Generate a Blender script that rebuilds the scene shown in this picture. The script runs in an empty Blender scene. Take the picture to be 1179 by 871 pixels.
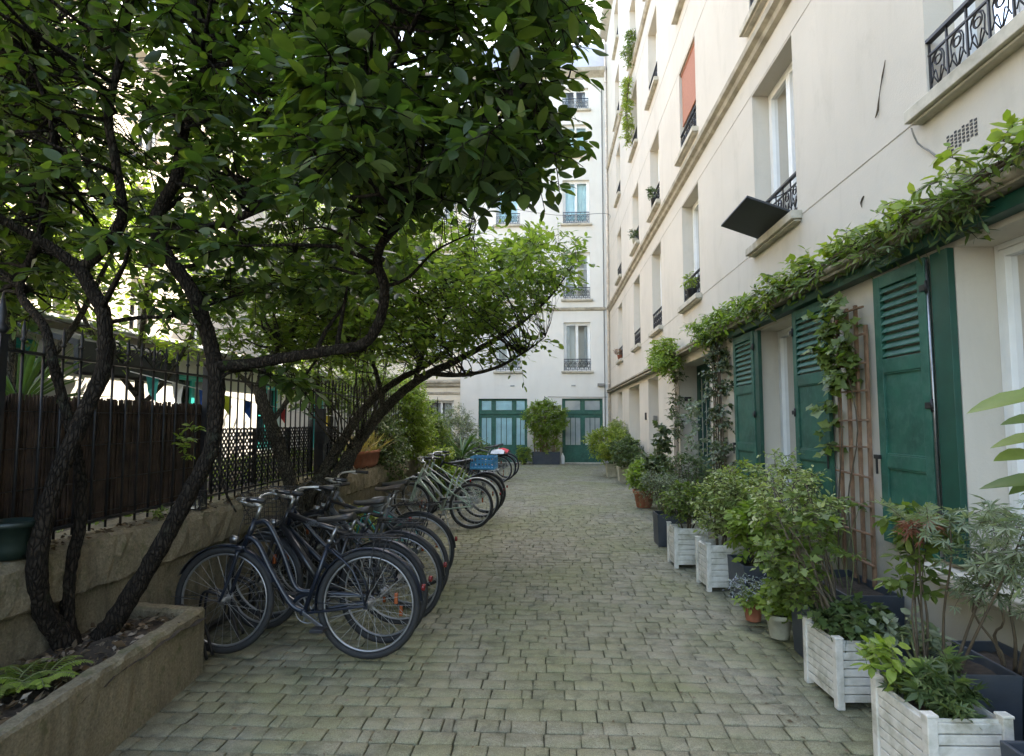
import bpy, bmesh, math, random
import numpy as np
from mathutils import Vector, Matrix
random.seed(7)
RNG = np.random.default_rng(11)
S = bpy.context.scene
COL = S.collection
PI = math.pi
R = math.radians

# ------------------------------------------------------------------ camera
FPX = 690.0; CAMH = 1.55
PT = math.atan(51.5 / FPX); YW = math.atan(38.5 / math.hypot(FPX, 51.5))
_fw = (-math.sin(YW) * math.cos(PT), math.cos(YW) * math.cos(PT), math.sin(PT))
_rt = (math.cos(YW), math.sin(YW), 0)
_up = (math.sin(YW) * math.sin(PT), -math.cos(YW) * math.sin(PT), math.cos(PT))

def at(px, py, X=None, Y=None, Z=None):
    a = (px - 589.5) / FPX; b = (435.5 - py) / FPX
    d = [_fw[i] + a * _rt[i] + b * _up[i] for i in range(3)]
    t = X / d[0] if X is not None else (Y / d[1] if Y is not None else (Z - CAMH) / d[2])
    return Vector((d[0] * t, d[1] * t, CAMH + d[2] * t))

cam = bpy.data.cameras.new('camera'); camo = bpy.data.objects.new('camera', cam); COL.objects.link(camo)
camo.location = (0, 0, CAMH); camo.rotation_euler = (PI / 2 + PT, 0, YW)
cam.sensor_width = 36; cam.lens = FPX / 1179 * 36; cam.clip_end = 2000; cam.clip_start = .05
S.camera = camo

# ------------------------------------------------------------------ materials
def _n(nt, t, **kw):
    n = nt.nodes.new(t)
    for k, v in kw.items(): setattr(n, k, v)
    return n

def rgb(c): return (c[0], c[1], c[2], 1)

def base_mat(name):
    m = bpy.data.materials.new(name); m.use_nodes = True
    nt = m.node_tree; b = nt.nodes['Principled BSDF']
    return m, nt, b

def noise(nt, vec, scale, detail=4, rough=.55, dist=0):
    n = _n(nt, 'ShaderNodeTexNoise'); n.inputs['Scale'].default_value = scale
    n.inputs['Detail'].default_value = detail; n.inputs['Roughness'].default_value = rough
    n.inputs['Distortion'].default_value = dist
    nt.links.new(vec, n.inputs['Vector']); return n.outputs['Fac']

def ramp(nt, fac, stops):
    r = _n(nt, 'ShaderNodeValToRGB'); cr = r.color_ramp
    while len(cr.elements) < len(stops): cr.elements.new(.5)
    for e, (p, c) in zip(cr.elements, stops):
        e.position = p; e.color = rgb(c) if len(c) == 3 else c
    nt.links.new(fac, r.inputs['Fac']); return r.outputs['Color']

def mixc(nt, fac, a, b, mode='MIX'):
    m = _n(nt, 'ShaderNodeMix', data_type='RGBA', blend_type=mode)
    for sock, v in ((m.inputs[0], fac), (m.inputs[6], a), (m.inputs[7], b)):
        if isinstance(v, (int, float)): sock.default_value = v
        elif isinstance(v, tuple): sock.default_value = rgb(v)
        else: nt.links.new(v, sock)
    return m.outputs[2]

def mapping(nt, scale=(1, 1, 1), src='Object'):
    tc = _n(nt, 'ShaderNodeTexCoord'); mp = _n(nt, 'ShaderNodeMapping')
    mp.inputs['Scale'].default_value = scale
    nt.links.new(tc.outputs[src], mp.inputs['Vector']); return mp.outputs['Vector']

def bump(nt, b, h, strength, dist=.01):
    n = _n(nt, 'ShaderNodeBump'); n.inputs['Strength'].default_value = strength
    n.inputs['Distance'].default_value = dist
    nt.links.new(h, n.inputs['Height']); nt.links.new(n.outputs['Normal'], b.inputs['Normal'])

def pmat(name, c, rough=.6, metal=0, var=.15, scale=8, bmp=.15, dirt=None, dirtamt=.5, spec=None, dscale=3):
    m, nt, b = base_mat(name); v = mapping(nt)
    f = noise(nt, v, scale, 5)
    lo = tuple(x * (1 - var) for x in c); hi = tuple(min(1, x * (1 + var)) for x in c)
    col = ramp(nt, f, [(.3, lo), (.7, hi)])
    if dirt:
        f2 = noise(nt, v, dscale, 6, .65, .3)
        fr = ramp(nt, f2, [(.45, (0, 0, 0)), (.7, (dirtamt,) * 3)])
        col = mixc(nt, fr, col, dirt)
    nt.links.new(col, b.inputs['Base Color'])
    b.inputs['Roughness'].default_value = rough; b.inputs['Metallic'].default_value = metal
    if spec is not None: b.inputs['Specular IOR Level'].default_value = spec
    if bmp: bump(nt, b, noise(nt, v, scale * 6, 5), bmp, .006)
    return m

def plaster(name, c, stain, amt=.45, streak=.5):
    m, nt, b = base_mat(name); v = mapping(nt)
    f = noise(nt, v, .7, 5, .6)
    col = ramp(nt, f, [(.3, tuple(x * .93 for x in c)), (.7, tuple(min(1, x * 1.04) for x in c))])
    vs = mapping(nt, (1.3, 1.3, .2))
    fs = noise(nt, vs, 2.2, 7, .65, .4)
    fr = ramp(nt, fs, [(.52, (0, 0, 0)), (.78, (streak,) * 3)])
    col = mixc(nt, fr, col, stain)
    fp = noise(nt, v, 2.6, 8, .7, .6)
    fr2 = ramp(nt, fp, [(.56, (0, 0, 0)), (.76, (amt,) * 3)])
    col = mixc(nt, fr2, col, tuple(x * 1.15 for x in stain))
    # damp base: grime that climbs from the ground
    tc = _n(nt, 'ShaderNodeTexCoord'); sp = _n(nt, 'ShaderNodeSeparateXYZ'); nt.links.new(tc.outputs['Object'], sp.inputs[0])
    ad = _n(nt, 'ShaderNodeMath', operation='MULTIPLY_ADD'); nt.links.new(noise(nt, v, 3, 6), ad.inputs[0])
    ad.inputs[1].default_value = -1.1; nt.links.new(sp.outputs['Z'], ad.inputs[2])
    fz = ramp(nt, ad.outputs[0], [(0, (.55,) * 3), (.45, (0, 0, 0))])
    col = mixc(nt, fz, col, (stain[0] * .55, stain[1] * .58, stain[2] * .5))
    nt.links.new(col, b.inputs['Base Color']); b.inputs['Roughness'].default_value = .9
    b.inputs['Specular IOR Level'].default_value = .2
    bump(nt, b, noise(nt, v, 45, 6, .7), .22, .008)
    return m

def leafmat(name, cols, trans=.35, rough=.45, spec=.4, tmul=(1.25, 1.5, .5)):
    """cols: ramp picked per leaf (random per island)."""
    m, nt, b = base_mat(name)
    g = _n(nt, 'ShaderNodeNewGeometry')
    k = len(cols); col = ramp(nt, g.outputs['Random Per Island'], [((i + .5) / k, c) for i, c in enumerate(cols)])
    v = mapping(nt); f = noise(nt, v, 30, 2)
    col = mixc(nt, ramp(nt, f, [(.3, (0, 0, 0)), (.8, (.3,) * 3)]), col, tuple(x * .6 for x in cols[0]))
    nt.links.new(col, b.inputs['Base Color']); b.inputs['Roughness'].default_value = rough
    b.inputs['Specular IOR Level'].default_value = spec
    t = _n(nt, 'ShaderNodeBsdfTranslucent')
    tcol = mixc(nt, 1.0, col, tmul, 'MULTIPLY'); nt.links.new(tcol, t.inputs['Color'])
    ms = _n(nt, 'ShaderNodeMixShader'); ms.inputs[0].default_value = trans
    nt.links.new(b.outputs[0], ms.inputs[1]); nt.links.new(t.outputs[0], ms.inputs[2])
    nt.links.new(ms.outputs[0], nt.nodes['Material Output'].inputs['Surface'])
    return m

M = {}
M['cream'] = plaster('cream_plaster', (.575, .527, .445), (.34, .31, .24), .32, .30)
M['white'] = plaster('white_plaster', (.68, .66, .60), (.46, .43, .36), .2, .2)
M['beige'] = plaster('beige_plaster', (.72, .66, .53), (.45, .40, .30), .3, .35)
M['cornice'] = pmat('cornice_stone', (.40, .36, .28), .9, var=.2, scale=5, dirt=(.16, .14, .10), dirtamt=.6)
M['sill'] = pmat('sill_stone', (.50, .46, .37), .9, var=.15, scale=9, dirt=(.2, .18, .12), dirtamt=.6)
M['frame_white'] = pmat('white_window_paint', (.78, .78, .75), .45, var=.05, scale=6, bmp=.03)
M['green'] = pmat('dark_green_paint', (.012, .085, .054), .55, var=.3, scale=4, bmp=.12, dirt=(.045, .125, .09), dirtamt=.8, dscale=14)
M['green_dark'] = pmat('deep_green_paint', (.006, .055, .035), .5, var=.2, scale=6, bmp=.05)
M['iron'] = pmat('black_iron', (.018, .018, .02), .5, .3, var=.3, scale=20, bmp=.1, dirt=(.06, .04, .025), dirtamt=.3)
M['potgreen'] = pmat('dark_pot_glaze', (.006, .016, .012), .5, var=.2, bmp=.05)
M['iron_blue'] = pmat('blue_grey_iron', (.05, .07, .10), .5, .2, var=.2, scale=20, bmp=.05)
M['zinc'] = pmat('zinc_roof', (.26, .29, .32), .5, .4, var=.15, scale=2, bmp=.05)
M['bark'] = pmat('dark_bark', (.022, .017, .012), .95, spec=.12, var=.7, scale=7, bmp=1, dirt=(.026, .026, .016), dirtamt=.55)
M['bark_grey'] = pmat('grey_bark', (.09, .08, .06), .9, spec=.15, var=.35, scale=12, bmp=.7, dirt=(.09, .12, .05), dirtamt=.5)
M['twig'] = pmat('twig_bark', (.08, .06, .035), .85, var=.3, scale=20, bmp=.2)
M['greentwig'] = pmat('green_stem', (.12, .14, .05), .7, var=.3, scale=20, bmp=.1)
M['concrete'] = pmat('mossy_concrete', (.21, .18, .125), .95, var=.5, scale=4, bmp=1, dirt=(.075, .08, .03), dirtamt=1, dscale=5)
M['oldwall'] = pmat('mossy_render', (.20, .175, .12), .95, var=.5, scale=5, bmp=1, dirt=(.06, .06, .025), dirtamt=1, dscale=4)
M['soil'] = pmat('dark_soil', (.045, .033, .022), 1, var=.6, scale=25, bmp=1)
M['litter'] = None
M['whitewood'] = pmat('white_planter_paint', (.60, .58, .52), .65, var=.08, scale=7, bmp=.12, dirt=(.27, .26, .19), dirtamt=.9, dscale=8)
M['navy'] = pmat('slate_plastic', (.032, .040, .052), .5, var=.15, scale=8, bmp=.08, dirt=(.09, .09, .08), dirtamt=.35, dscale=7)
M['terracotta'] = pmat('terracotta_clay', (.30, .10, .05), .85, var=.25, scale=10, bmp=.2, dirt=(.35, .22, .15), dirtamt=.4, dscale=9)
M['stonepot'] = pmat('pale_stone_pot', (.40, .38, .29), .9, var=.2, scale=10, bmp=.4, dirt=(.16, .18, .09), dirtamt=.6)
M['trellis'] = pmat('weathered_trellis_wood', (.20, .115, .065), .85, var=.3, scale=14, bmp=.3)
M['reed'] = pmat('brown_reed', (.045, .028, .019), .9, var=.6, scale=9, bmp=.3)
M['rubber'] = pmat('tyre_rubber', (.018, .018, .018), .75, var=.2, scale=30, bmp=.2)
M['alu'] = pmat('bright_metal', (.50, .50, .49), .35, .9, var=.1, scale=30, bmp=.02)
M['rim'] = pmat('grey_rim_metal', (.30, .30, .30), .4, .8, var=.15, scale=30, bmp=.03)
M['chrome'] = pmat('grey_steel', (.28, .28, .28), .35, .9, var=.2, scale=30, bmp=.05)
M['black'] = pmat('black_plastic', (.016, .016, .018), .45, var=.2, scale=20, bmp=.05)
M['saddle'] = pmat('black_saddle_vinyl', (.022, .021, .02), .42, var=.2, scale=20, bmp=.1)
M['sattan'] = pmat('brown_saddle', (.06, .045, .035), .5, var=.2, scale=20, bmp=.1)
def paint(n, c, r=.28): return pmat(n, c, r, 0, var=.06, scale=10, bmp=.02, dirt=tuple(x * .6 + .02 for x in c), dirtamt=.3, dscale=20)
M['bikenavy'] = paint('navy_frame_paint', (.010, .014, .024))
M['bikeblack'] = paint('black_frame_paint', (.014, .014, .016))
M['bikegrey'] = paint('grey_frame_paint', (.10, .105, .11))
M['bikesage'] = paint('pale_green_frame_paint', (.33, .42, .34))
M['bikesilver'] = paint('silver_frame_paint', (.42, .44, .42))
M['bikeblue'] = paint('blue_frame_paint', (.03, .09, .16))
M['bikewhite'] = paint('white_frame_paint', (.65, .66, .62))
M['teal'] = paint('teal_paint', (.03, .35, .33))
M['red'] = pmat('red_cloth', (.5, .04, .05), .8, var=.15)
M['pennantblue'] = pmat('blue_pennant_cloth', (.03, .13, .55), .8, var=.1)
M['yellow'] = pmat('yellow_pennant_cloth', (.75, .60, .04), .8, var=.1)
M['crate'] = pmat('blue_plastic', (.05, .26, .50), .5, var=.1)
M['orange'] = pmat('orange_blind_fabric', (.37, .155, .09), .85, var=.08, scale=20, bmp=.1)
M['reflector'] = pmat('orange_reflector', (.26, .07, .025), .2, var=.05, bmp=0)
M['redlens'] = pmat('red_lens', (.16, .015, .015), .2, var=.05, bmp=0)
M['panel'] = pmat('charcoal_board', (.028, .032, .038), .55, var=.1, bmp=.05)
M['curtain'] = pmat('white_curtain', (.55, .56, .55), .9, var=.12, scale=3, bmp=.1)
M['curtain_and_sky'] = pmat('pale_blue_curtain_and_sky', (.62, .84, .88), .9, var=.12, scale=3, bmp=.1)  # door curtains; on upper windows the blue paints reflected sky
M['room'] = pmat('dim_room', (.10, .10, .10), .9, var=.5, scale=1.5, bmp=0)
M['cable'] = pmat('grey_cable', (.2, .19, .17), .7, bmp=0)
M['pipe'] = pmat('cream_drainpipe', (.60, .53, .44), .6, var=.1, bmp=.05, dirt=(.3, .22, .16), dirtamt=.5)
M['oldwood'] = pmat('old_ledge_wood', (.30, .26, .19), .9, var=.35, scale=12, bmp=.6, dirt=(.09, .08, .05), dirtamt=.7)
M['tile'] = pmat('roof_tile', (.30, .26, .21), .9, var=.3, scale=4, bmp=.4)
M['awn'] = pmat('dark_awning_cloth', (.035, .04, .045), .8, var=.2)

# dry leaf litter colours picked per flake
M['litter'] = leafmat('dry_leaf_litter', [(.10, .065, .035), (.16, .12, .08), (.28, .24, .19), (.07, .05, .03)], .05, .8, .2)
G1 = [(.030, .058, .018), (.044, .080, .022), (.070, .112, .030), (.034, .066, .020), (.095, .135, .036)]
def grain(name, c, moss, rough=.95, bm=.9):
    m, nt, b = base_mat(name); v = mapping(nt)
    f = noise(nt, v, 2.5, 6, .6); col = ramp(nt, f, [(.3, tuple(x * .78 for x in c)), (.7, tuple(x * 1.15 for x in c))])
    g = noise(nt, v, 75, 4, .7); col = mixc(nt, 1.0, col, ramp(nt, g, [(.3, (.62,) * 3), (.7, (1.3,) * 3)]), 'MULTIPLY')
    p = noise(nt, v, 11, 7, .72, .3); col = mixc(nt, ramp(nt, p, [(.52, (0, 0, 0)), (.66, (.8,) * 3)]), col, moss)
    q = noise(nt, mapping(nt, (4, 4, .7)), 2.6, 6, .65); col = mixc(nt, ramp(nt, q, [(.5, (0, 0, 0)), (.72, (.65,) * 3)]), col, tuple(x * .38 for x in c))
    nt.links.new(col, b.inputs['Base Color']); b.inputs['Roughness'].default_value = rough; b.inputs['Specular IOR Level'].default_value = .2
    hh = _n(nt, 'ShaderNodeMath', operation='ADD'); nt.links.new(noise(nt, v, 55, 6, .75), hh.inputs[0]); nt.links.new(noise(nt, v, 9, 6, .7), hh.inputs[1])
    bump(nt, b, hh.outputs[0], bm, .012); return m
M['concrete'] = grain('mossy_concrete', (.23, .195, .13), (.105, .11, .05))
M['oldwall'] = grain('mossy_render', (.22, .19, .13), (.10, .10, .05))
def barkmat(name, c, lichen):
    m, nt, b = base_mat(name); v = mapping(nt, (1, 1, .32)); w = mapping(nt)
    vo = _n(nt, 'ShaderNodeTexVoronoi'); vo.feature = 'DISTANCE_TO_EDGE'; vo.inputs['Scale'].default_value = 60
    nz = _n(nt, 'ShaderNodeMix', data_type='VECTOR'); nz.inputs[0].default_value = .04
    nt.links.new(v, nz.inputs[4]); tn = _n(nt, 'ShaderNodeTexNoise'); tn.inputs['Scale'].default_value = 14; nt.links.new(v, tn.inputs['Vector']); nt.links.new(tn.outputs['Color'], nz.inputs[5])
    nt.links.new(nz.outputs[1], vo.inputs['Vector'])
    e = ramp(nt, vo.outputs['Distance'], [(.0, (0, 0, 0)), (.22, (1, 1, 1))])
    col = mixc(nt, e, tuple(x * .35 for x in c), ramp(nt, noise(nt, w, 22, 5, .7), [(.35, tuple(x * .75 for x in c)), (.65, tuple(x * 1.5 for x in c))]))
    col = mixc(nt, ramp(nt, noise(nt, w, 6, 7, .75, .4), [(.56, (0, 0, 0)), (.66, (.7,) * 3)]), col, lichen)
    nt.links.new(col, b.inputs['Base Color']); b.inputs['Roughness'].default_value = .95; b.inputs['Specular IOR Level'].default_value = .12
    hh = _n(nt, 'ShaderNodeMath', operation='MULTIPLY_ADD'); nt.links.new(e, hh.inputs[0]); hh.inputs[1].default_value = .7; nt.links.new(noise(nt, w, 30, 6, .75), hh.inputs[2])
    bump(nt, b, hh.outputs[0], 1, .016); return m
M['bark'] = barkmat('dark_bark', (.030, .024, .018), (.055, .058, .040))
M['bark_grey'] = barkmat('grey_bark', (.085, .075, .058), (.13, .135, .09))
M['leafA'] = leafmat('glossy_dark_leaf', G1, .48, .40, .5, (1.9, 2.0, .6))
M['freshwhite'] = pmat('fresh_white_paint', (.50, .49, .46), .8, var=.04, scale=3, bmp=.1)
M['leafB'] = leafmat('light_green_leaf', [(.15, .23, .05), (.19, .27, .06), (.23, .30, .07), (.11, .18, .04)], .55, .5, .3, (1.35, 1.4, .6))
M['leafC'] = leafmat('mid_green_leaf', [(.115, .165, .038), (.15, .20, .045), (.20, .25, .06), (.085, .125, .03)], .4)
M['leafY'] = leafmat('yellow_green_leaf', [(.28, .33, .055), (.22, .28, .05), (.38, .39, .08), (.17, .24, .045)], .4)
M['leafBr'] = leafmat('bright_green_leaf', [(.19, .27, .042), (.24, .31, .05), (.15, .22, .04), (.28, .34, .07)], .4)
M['leafD'] = leafmat('deep_green_leaf', [(.065, .10, .035), (.09, .135, .04), (.055, .085, .03), (.13, .175, .06)], .3)
M['leafG'] = leafmat('grey_green_leaf', [(.17, .21, .13), (.23, .27, .18), (.13, .17, .10), (.29, .32, .22)], .3, .6)
M['leafV'] = leafmat('variegated_leaf', [(.19, .25, .07), (.40, .43, .17), (.13, .18, .05), (.30, .34, .12), (.52, .52, .28)], .35)
M['leafR'] = leafmat('reddish_leaf', [(.30, .10, .07), (.36, .17, .12), (.22, .14, .09)], .3)
M['leafI'] = leafmat('ivy_leaf', [(.045, .075, .025), (.09, .12, .05), (.14, .17, .08), (.035, .06, .022), (.20, .22, .12)], .25)
M['leafP'] = leafmat('palm_leaf', [(.07, .13, .04), (.10, .17, .05), (.06, .10, .04)], .3)
M['lav'] = leafmat('silver_flower_leaf', [(.30, .34, .38), (.22, .28, .27), (.36, .36, .46)], .3)

def glassmat():
    m = bpy.data.materials.new('window_glass'); m.use_nodes = True; nt = m.node_tree
    for n in list(nt.nodes):
        if n.type == 'BSDF_PRINCIPLED': nt.nodes.remove(n)
    g = _n(nt, 'ShaderNodeBsdfGlossy'); g.inputs['Roughness'].default_value = .02
    t = _n(nt, 'ShaderNodeBsdfTransparent'); t.inputs['Color'].default_value = (.94, .96, .96, 1)
    f = _n(nt, 'ShaderNodeFresnel'); f.inputs['IOR'].default_value = 1.45
    v = mapping(nt); nz = noise(nt, v, 1.3, 2)
    bp = _n(nt, 'ShaderNodeBump'); bp.inputs['Strength'].default_value = .06; bp.inputs['Distance'].default_value = .03
    nt.links.new(nz, bp.inputs['Height']); nt.links.new(bp.outputs[0], g.inputs['Normal'])
    x = _n(nt, 'ShaderNodeMixShader'); nt.links.new(f.outputs[0], x.inputs[0])
    nt.links.new(t.outputs[0], x.inputs[1]); nt.links.new(g.outputs[0], x.inputs[2])
    nt.links.new(x.outputs[0], nt.nodes['Material Output'].inputs['Surface'])
    return m
M['glass'] = glassmat()

# ------------------------------------------------------------------ builders
def tag(o, label=None, cat=None, group=None, kind=None):
    if label: o['label'] = label
    if cat: o['category'] = cat
    if group: o['group'] = group
    if kind: o['kind'] = kind
    return o

def thing(name, label, cat, loc=(0, 0, 0), group=None, rot=(0, 0, 0)):
    o = bpy.data.objects.new(name, None); COL.objects.link(o)
    o.empty_display_size = .1; o.location = loc; o.rotation_euler = rot
    return tag(o, label, cat, group)

def catmull(pts, sub=4):
    P = [Vector(p) for p in pts]
    if len(P) < 3 or sub < 2: return P
    out = []
    for i in range(len(P) - 1):
        a = P[max(i - 1, 0)]; b = P[i]; c = P[i + 1]; d = P[min(i + 2, len(P) - 1)]
        for k in range(sub):
            t = k / sub
            out.append(.5 * ((2 * b) + (c - a) * t + (2 * a - 5 * b + 4 * c - d) * t * t + (3 * b - a - 3 * c + d) * t ** 3))
    out.append(P[-1]); return out

class MB:
    def __init__(s, F=None):
        s.v = []; s.f = []; s.sm = []; s.F = F
    def pt(s, p):
        s.v.append(tuple(s.F(*p)) if s.F else tuple(p)); return len(s.v) - 1
    def face(s, idx, smooth=False): s.f.append(tuple(idx)); s.sm.append(smooth)
    def quad(s, a, b, c, d): s.face([s.pt(p) for p in (a, b, c, d)])
    def box(s, x0, x1, y0, y1, z0, z1):
        i = [s.pt(p) for p in ((x0, y0, z0), (x1, y0, z0), (x1, y1, z0), (x0, y1, z0), (x0, y0, z1), (x1, y0, z1), (x1, y1, z1), (x0, y1, z1))]
        for q in ((0, 3, 2, 1), (4, 5, 6, 7), (0, 1, 5, 4), (1, 2, 6, 5), (2, 3, 7, 6), (3, 0, 4, 7)): s.face([i[k] for k in q])
        return s
    def obox(s, c, ax, size):
        """box about c with axes ax (3 vectors) and full sizes"""
        c = Vector(c); A = [Vector(a) * (h / 2) for a, h in zip(ax, size)]; i = []
        for z in (-1, 1):
            for x, y in ((-1, -1), (1, -1), (1, 1), (-1, 1)): i.append(s.pt(c + A[0] * x + A[1] * y + A[2] * z))
        for q in ((0, 3, 2, 1), (4, 5, 6, 7), (0, 1, 5, 4), (1, 2, 6, 5), (2, 3, 7, 6), (3, 0, 4, 7)): s.face([i[k] for k in q])
        return s
    def bar(s, a, b, w, h, up=(0, 0, 1)):
        a = Vector(a); b = Vector(b); d = b - a; L = d.length; d.normalize(); u = Vector(up)
        if abs(d.dot(u)) > .98: u = Vector((1, 0, 0))
        x = d.cross(u).normalized(); u = x.cross(d)
        return s.obox((a + b) / 2, (d, x, u), (L, w, h))
    def tube(s, pts, r, n=6, sub=1, wob=0, caps=True):
        P = catmull(pts, sub) if sub > 1 else [Vector(p) for p in pts]
        m = len(P)
        if isinstance(r, (int, float)): rr = [r] * m
        else:
            rr = []
            for i in range(m):
                t = i / (m - 1) * (len(r) - 1); k = min(int(t), len(r) - 2); rr.append(r[k] + (r[k + 1] - r[k]) * (t - k))
        prev = None; rings = []
        for i in range(m):
            d = (P[min(i + 1, m - 1)] - P[max(i - 1, 0)])
            if d.length < 1e-9: d = Vector((0, 0, 1))
            d.normalize()
            if prev is None:
                u = Vector((0, 0, 1)) if abs(d.z) < .9 else Vector((1, 0, 0)); x = d.cross(u).normalized()
            else: x = (prev - d * prev.dot(d)).normalized()
            prev = x; y = d.cross(x)
            ring = []
            for k in range(n):
                a = 2 * PI * k / n; q = rr[i] * (1 + (random.uniform(-wob, wob) if wob else 0))
                ring.append(s.pt(P[i] + x * (math.cos(a) * q) + y * (math.sin(a) * q)))
            rings.append(ring)
        for i in range(m - 1):
            for k in range(n): s.face((rings[i][k], rings[i][(k + 1) % n], rings[i + 1][(k + 1) % n], rings[i + 1][k]), True)
        if caps: s.face(rings[0][::-1]); s.face(rings[-1])
        return s
    def lathe(s, c, prof, n=20, axis='z', sx=1, sy=1):
        c = Vector(c); rings = []
        for (r, h) in prof:
            ring = []
            for k in range(n):
                a = 2 * PI * k / n; x, y = r * math.cos(a) * sx, r * math.sin(a) * sy
                ring.append(s.pt(c + (Vector((x, y, h)) if axis == 'z' else Vector((x, h, y)) if axis == 'y' else Vector((h, x, y)))))
            rings.append(ring)
        for i in range(len(prof) - 1):
            for k in range(n): s.face((rings[i][k], rings[i][(k + 1) % n], rings[i + 1][(k + 1) % n], rings[i + 1][k]), True)
        if prof[0][0] > 0: s.face(rings[0][::-1])
        if prof[-1][0] > 0: s.face(rings[-1])
        return s
    def torus(s, c, R_, r, n=40, m=8, axis='y', flat=1):
        c = Vector(c); rings = []
        for i in range(n):
            a = 2 * PI * i / n; e = Vector((math.cos(a), 0, math.sin(a))) if axis == 'y' else (Vector((math.cos(a), math.sin(a), 0)) if axis == 'z' else Vector((0, math.cos(a), math.sin(a))))
            ax = {'y': Vector((0, 1, 0)), 'z': Vector((0, 0, 1)), 'x': Vector((1, 0, 0))}[axis]
            rings.append([s.pt(c + e * (R_ + r * math.cos(b)) + ax * (r * flat * math.sin(b))) for b in [2 * PI * k / m for k in range(m)]])
        for i in range(n):
            j = (i + 1) % n
            for k in range(m): s.face((rings[i][k], rings[i][(k + 1) % m], rings[j][(k + 1) % m], rings[j][k]), True)
        return s
    def build(s, name, mat, parent=None, local=False, bevel=0, fix=True, loc=None):
        me = bpy.data.meshes.new(name)
        off = Vector((0, 0, 0))
        if parent is None and loc is not None: off = Vector(loc)
        elif parent is not None and not local:
            q = parent
            while q is not None: off += q.location; q = q.parent
        me.from_pydata([(a - off.x, b - off.y, c - off.z) for a, b, c in s.v], [], s.f)
        me.polygons.foreach_set('use_smooth', s.sm)
        if fix:
            bm = bmesh.new(); bm.from_mesh(me); bmesh.ops.recalc_face_normals(bm, faces=bm.faces); bm.to_mesh(me); bm.free()
        me.materials.append(mat)
        o = bpy.data.objects.new(name, me); COL.objects.link(o)
        if parent is not None: o.parent = parent
        elif loc is not None: o.location = loc
        if bevel:
            b = o.modifiers.new('bevel', 'BEVEL'); b.width = bevel; b.segments = 2; b.limit_method = 'ANGLE'; b.angle_limit = R(35)
            b.harden_normals = False
        return o

# ------------------------------------------------------------------ leaves (numpy)
def T_oval(w=.42, fold=.12, curl=-.10, hi=False):
    st = [(.14, .52), (.34, .92), (.56, 1.0), (.78, .70), (.92, .32)] if hi else [(.30, .92), (.68, .85)]
    v = [(0, 0, 0)]; f = []
    for x, q in st: v += [(x, w * .5 * q, fold * w * q + curl * x * x), (x, 0, curl * x * x), (x, -w * .5 * q, fold * w * q + curl * x * x)]
    n = len(st); v.append((1, 0, curl))
    f += [(0, 2, 1), (0, 3, 2)]
    for k in range(n - 1):
        a = 1 + 3 * k; f += [(a, a + 1, a + 4, a + 3), (a + 1, a + 2, a + 5, a + 4)]
    a = 1 + 3 * (n - 1); f += [(a, a + 1, 3 * n + 1), (a + 1, a + 2, 3 * n + 1)]
    return np.array(v), f
def T_diamond(w=.5, fold=.1):
    return np.array([(0, 0, 0), (.45, w * .5, fold), (1, 0, 0), (.45, -w * .5, fold)]), [(0, 2, 1), (0, 3, 2)]
def T_palmate(n=5, spread=1.9, w=.22):
    v = [(0, 0, 0)]; f = []
    for i in range(n):
        a = (i / (n - 1) - .5) * 2 * spread * .62; L = 1 - .35 * abs(i / (n - 1) - .5) * 2
        c, s = math.cos(a), math.sin(a); k = len(v)
        for (x, y, z) in ((.45, w * .5, .02), (1, 0, -.10), (.45, -w * .5, .02)):
            v.append(((x * c - y * s) * L, (x * s + y * c) * L, z))
        f.append((0, k + 2, k + 1)); f.append((0, k + 1, k))
    return np.array(v), f
def T_lobed():
    pr = [(0, 0), (-.08, .32), (.25, .30), (.38, .52), (.58, .26), (1, 0), (.58, -.26), (.38, -.52), (.25, -.30), (-.08, -.32)]
    v = [(x, y, .10 * abs(y) - .08 * max(x, 0) ** 2) for x, y in pr]
    return np.array(v), [(0, 2, 1), (0, 3, 2), (0, 4, 3), (0, 5, 4), (0, 6, 5), (0, 7, 6), (0, 8, 7), (0, 9, 8)]

def norm(a): return a / np.maximum(np.linalg.norm(a, axis=1, keepdims=True), 1e-9)

def leaf_mesh(name, pos, dr, nr, size, tmpl, mat, parent, smooth=False, wvar=.25):
    V, Fc = tmpl; N = len(pos)
    d = norm(dr); n = nr - d * np.sum(nr * d, axis=1, keepdims=True); n = norm(n); s = np.cross(n, d)
    size = np.asarray(size).reshape(-1, 1, 1) * np.ones((N, 1, 1))
    wv = 1 + RNG.uniform(-wvar, wvar, (N, 1, 1))
    P = pos[:, None, :] + size * (V[None, :, 0:1] * d[:, None, :] + wv * V[None, :, 1:2] * s[:, None, :] + V[None, :, 2:3] * n[:, None, :])
    off = Vector((0, 0, 0)); q = parent
    while q is not None: off += q.location; q = q.parent
    P = P.reshape(-1, 3) - np.array(off)[None]
    me = bpy.data.meshes.new(name); k = len(V)
    me.vertices.add(N * k); me.vertices.foreach_set('co', P.astype(np.float32).ravel())
    lens = np.array([len(f) for f in Fc]); fl = np.concatenate([np.array(f) for f in Fc])
    loops = (np.arange(N)[:, None] * k + fl[None]).ravel()
    tot = np.tile(lens, N); starts = np.concatenate([[0], np.cumsum(tot)[:-1]])
    me.loops.add(len(loops)); me.loops.foreach_set('vertex_index', loops.astype(np.int32))
    me.polygons.add(len(tot)); me.polygons.foreach_set('loop_start', starts.astype(np.int32)); me.polygons.foreach_set('loop_total', tot.astype(np.int32))
    if smooth: me.polygons.foreach_set('use_smooth', np.ones(len(tot), bool))
    me.update(calc_edges=True); me.materials.append(mat)
    o = bpy.data.objects.new(name, me); COL.objects.link(o); o.parent = parent
    return o

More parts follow.
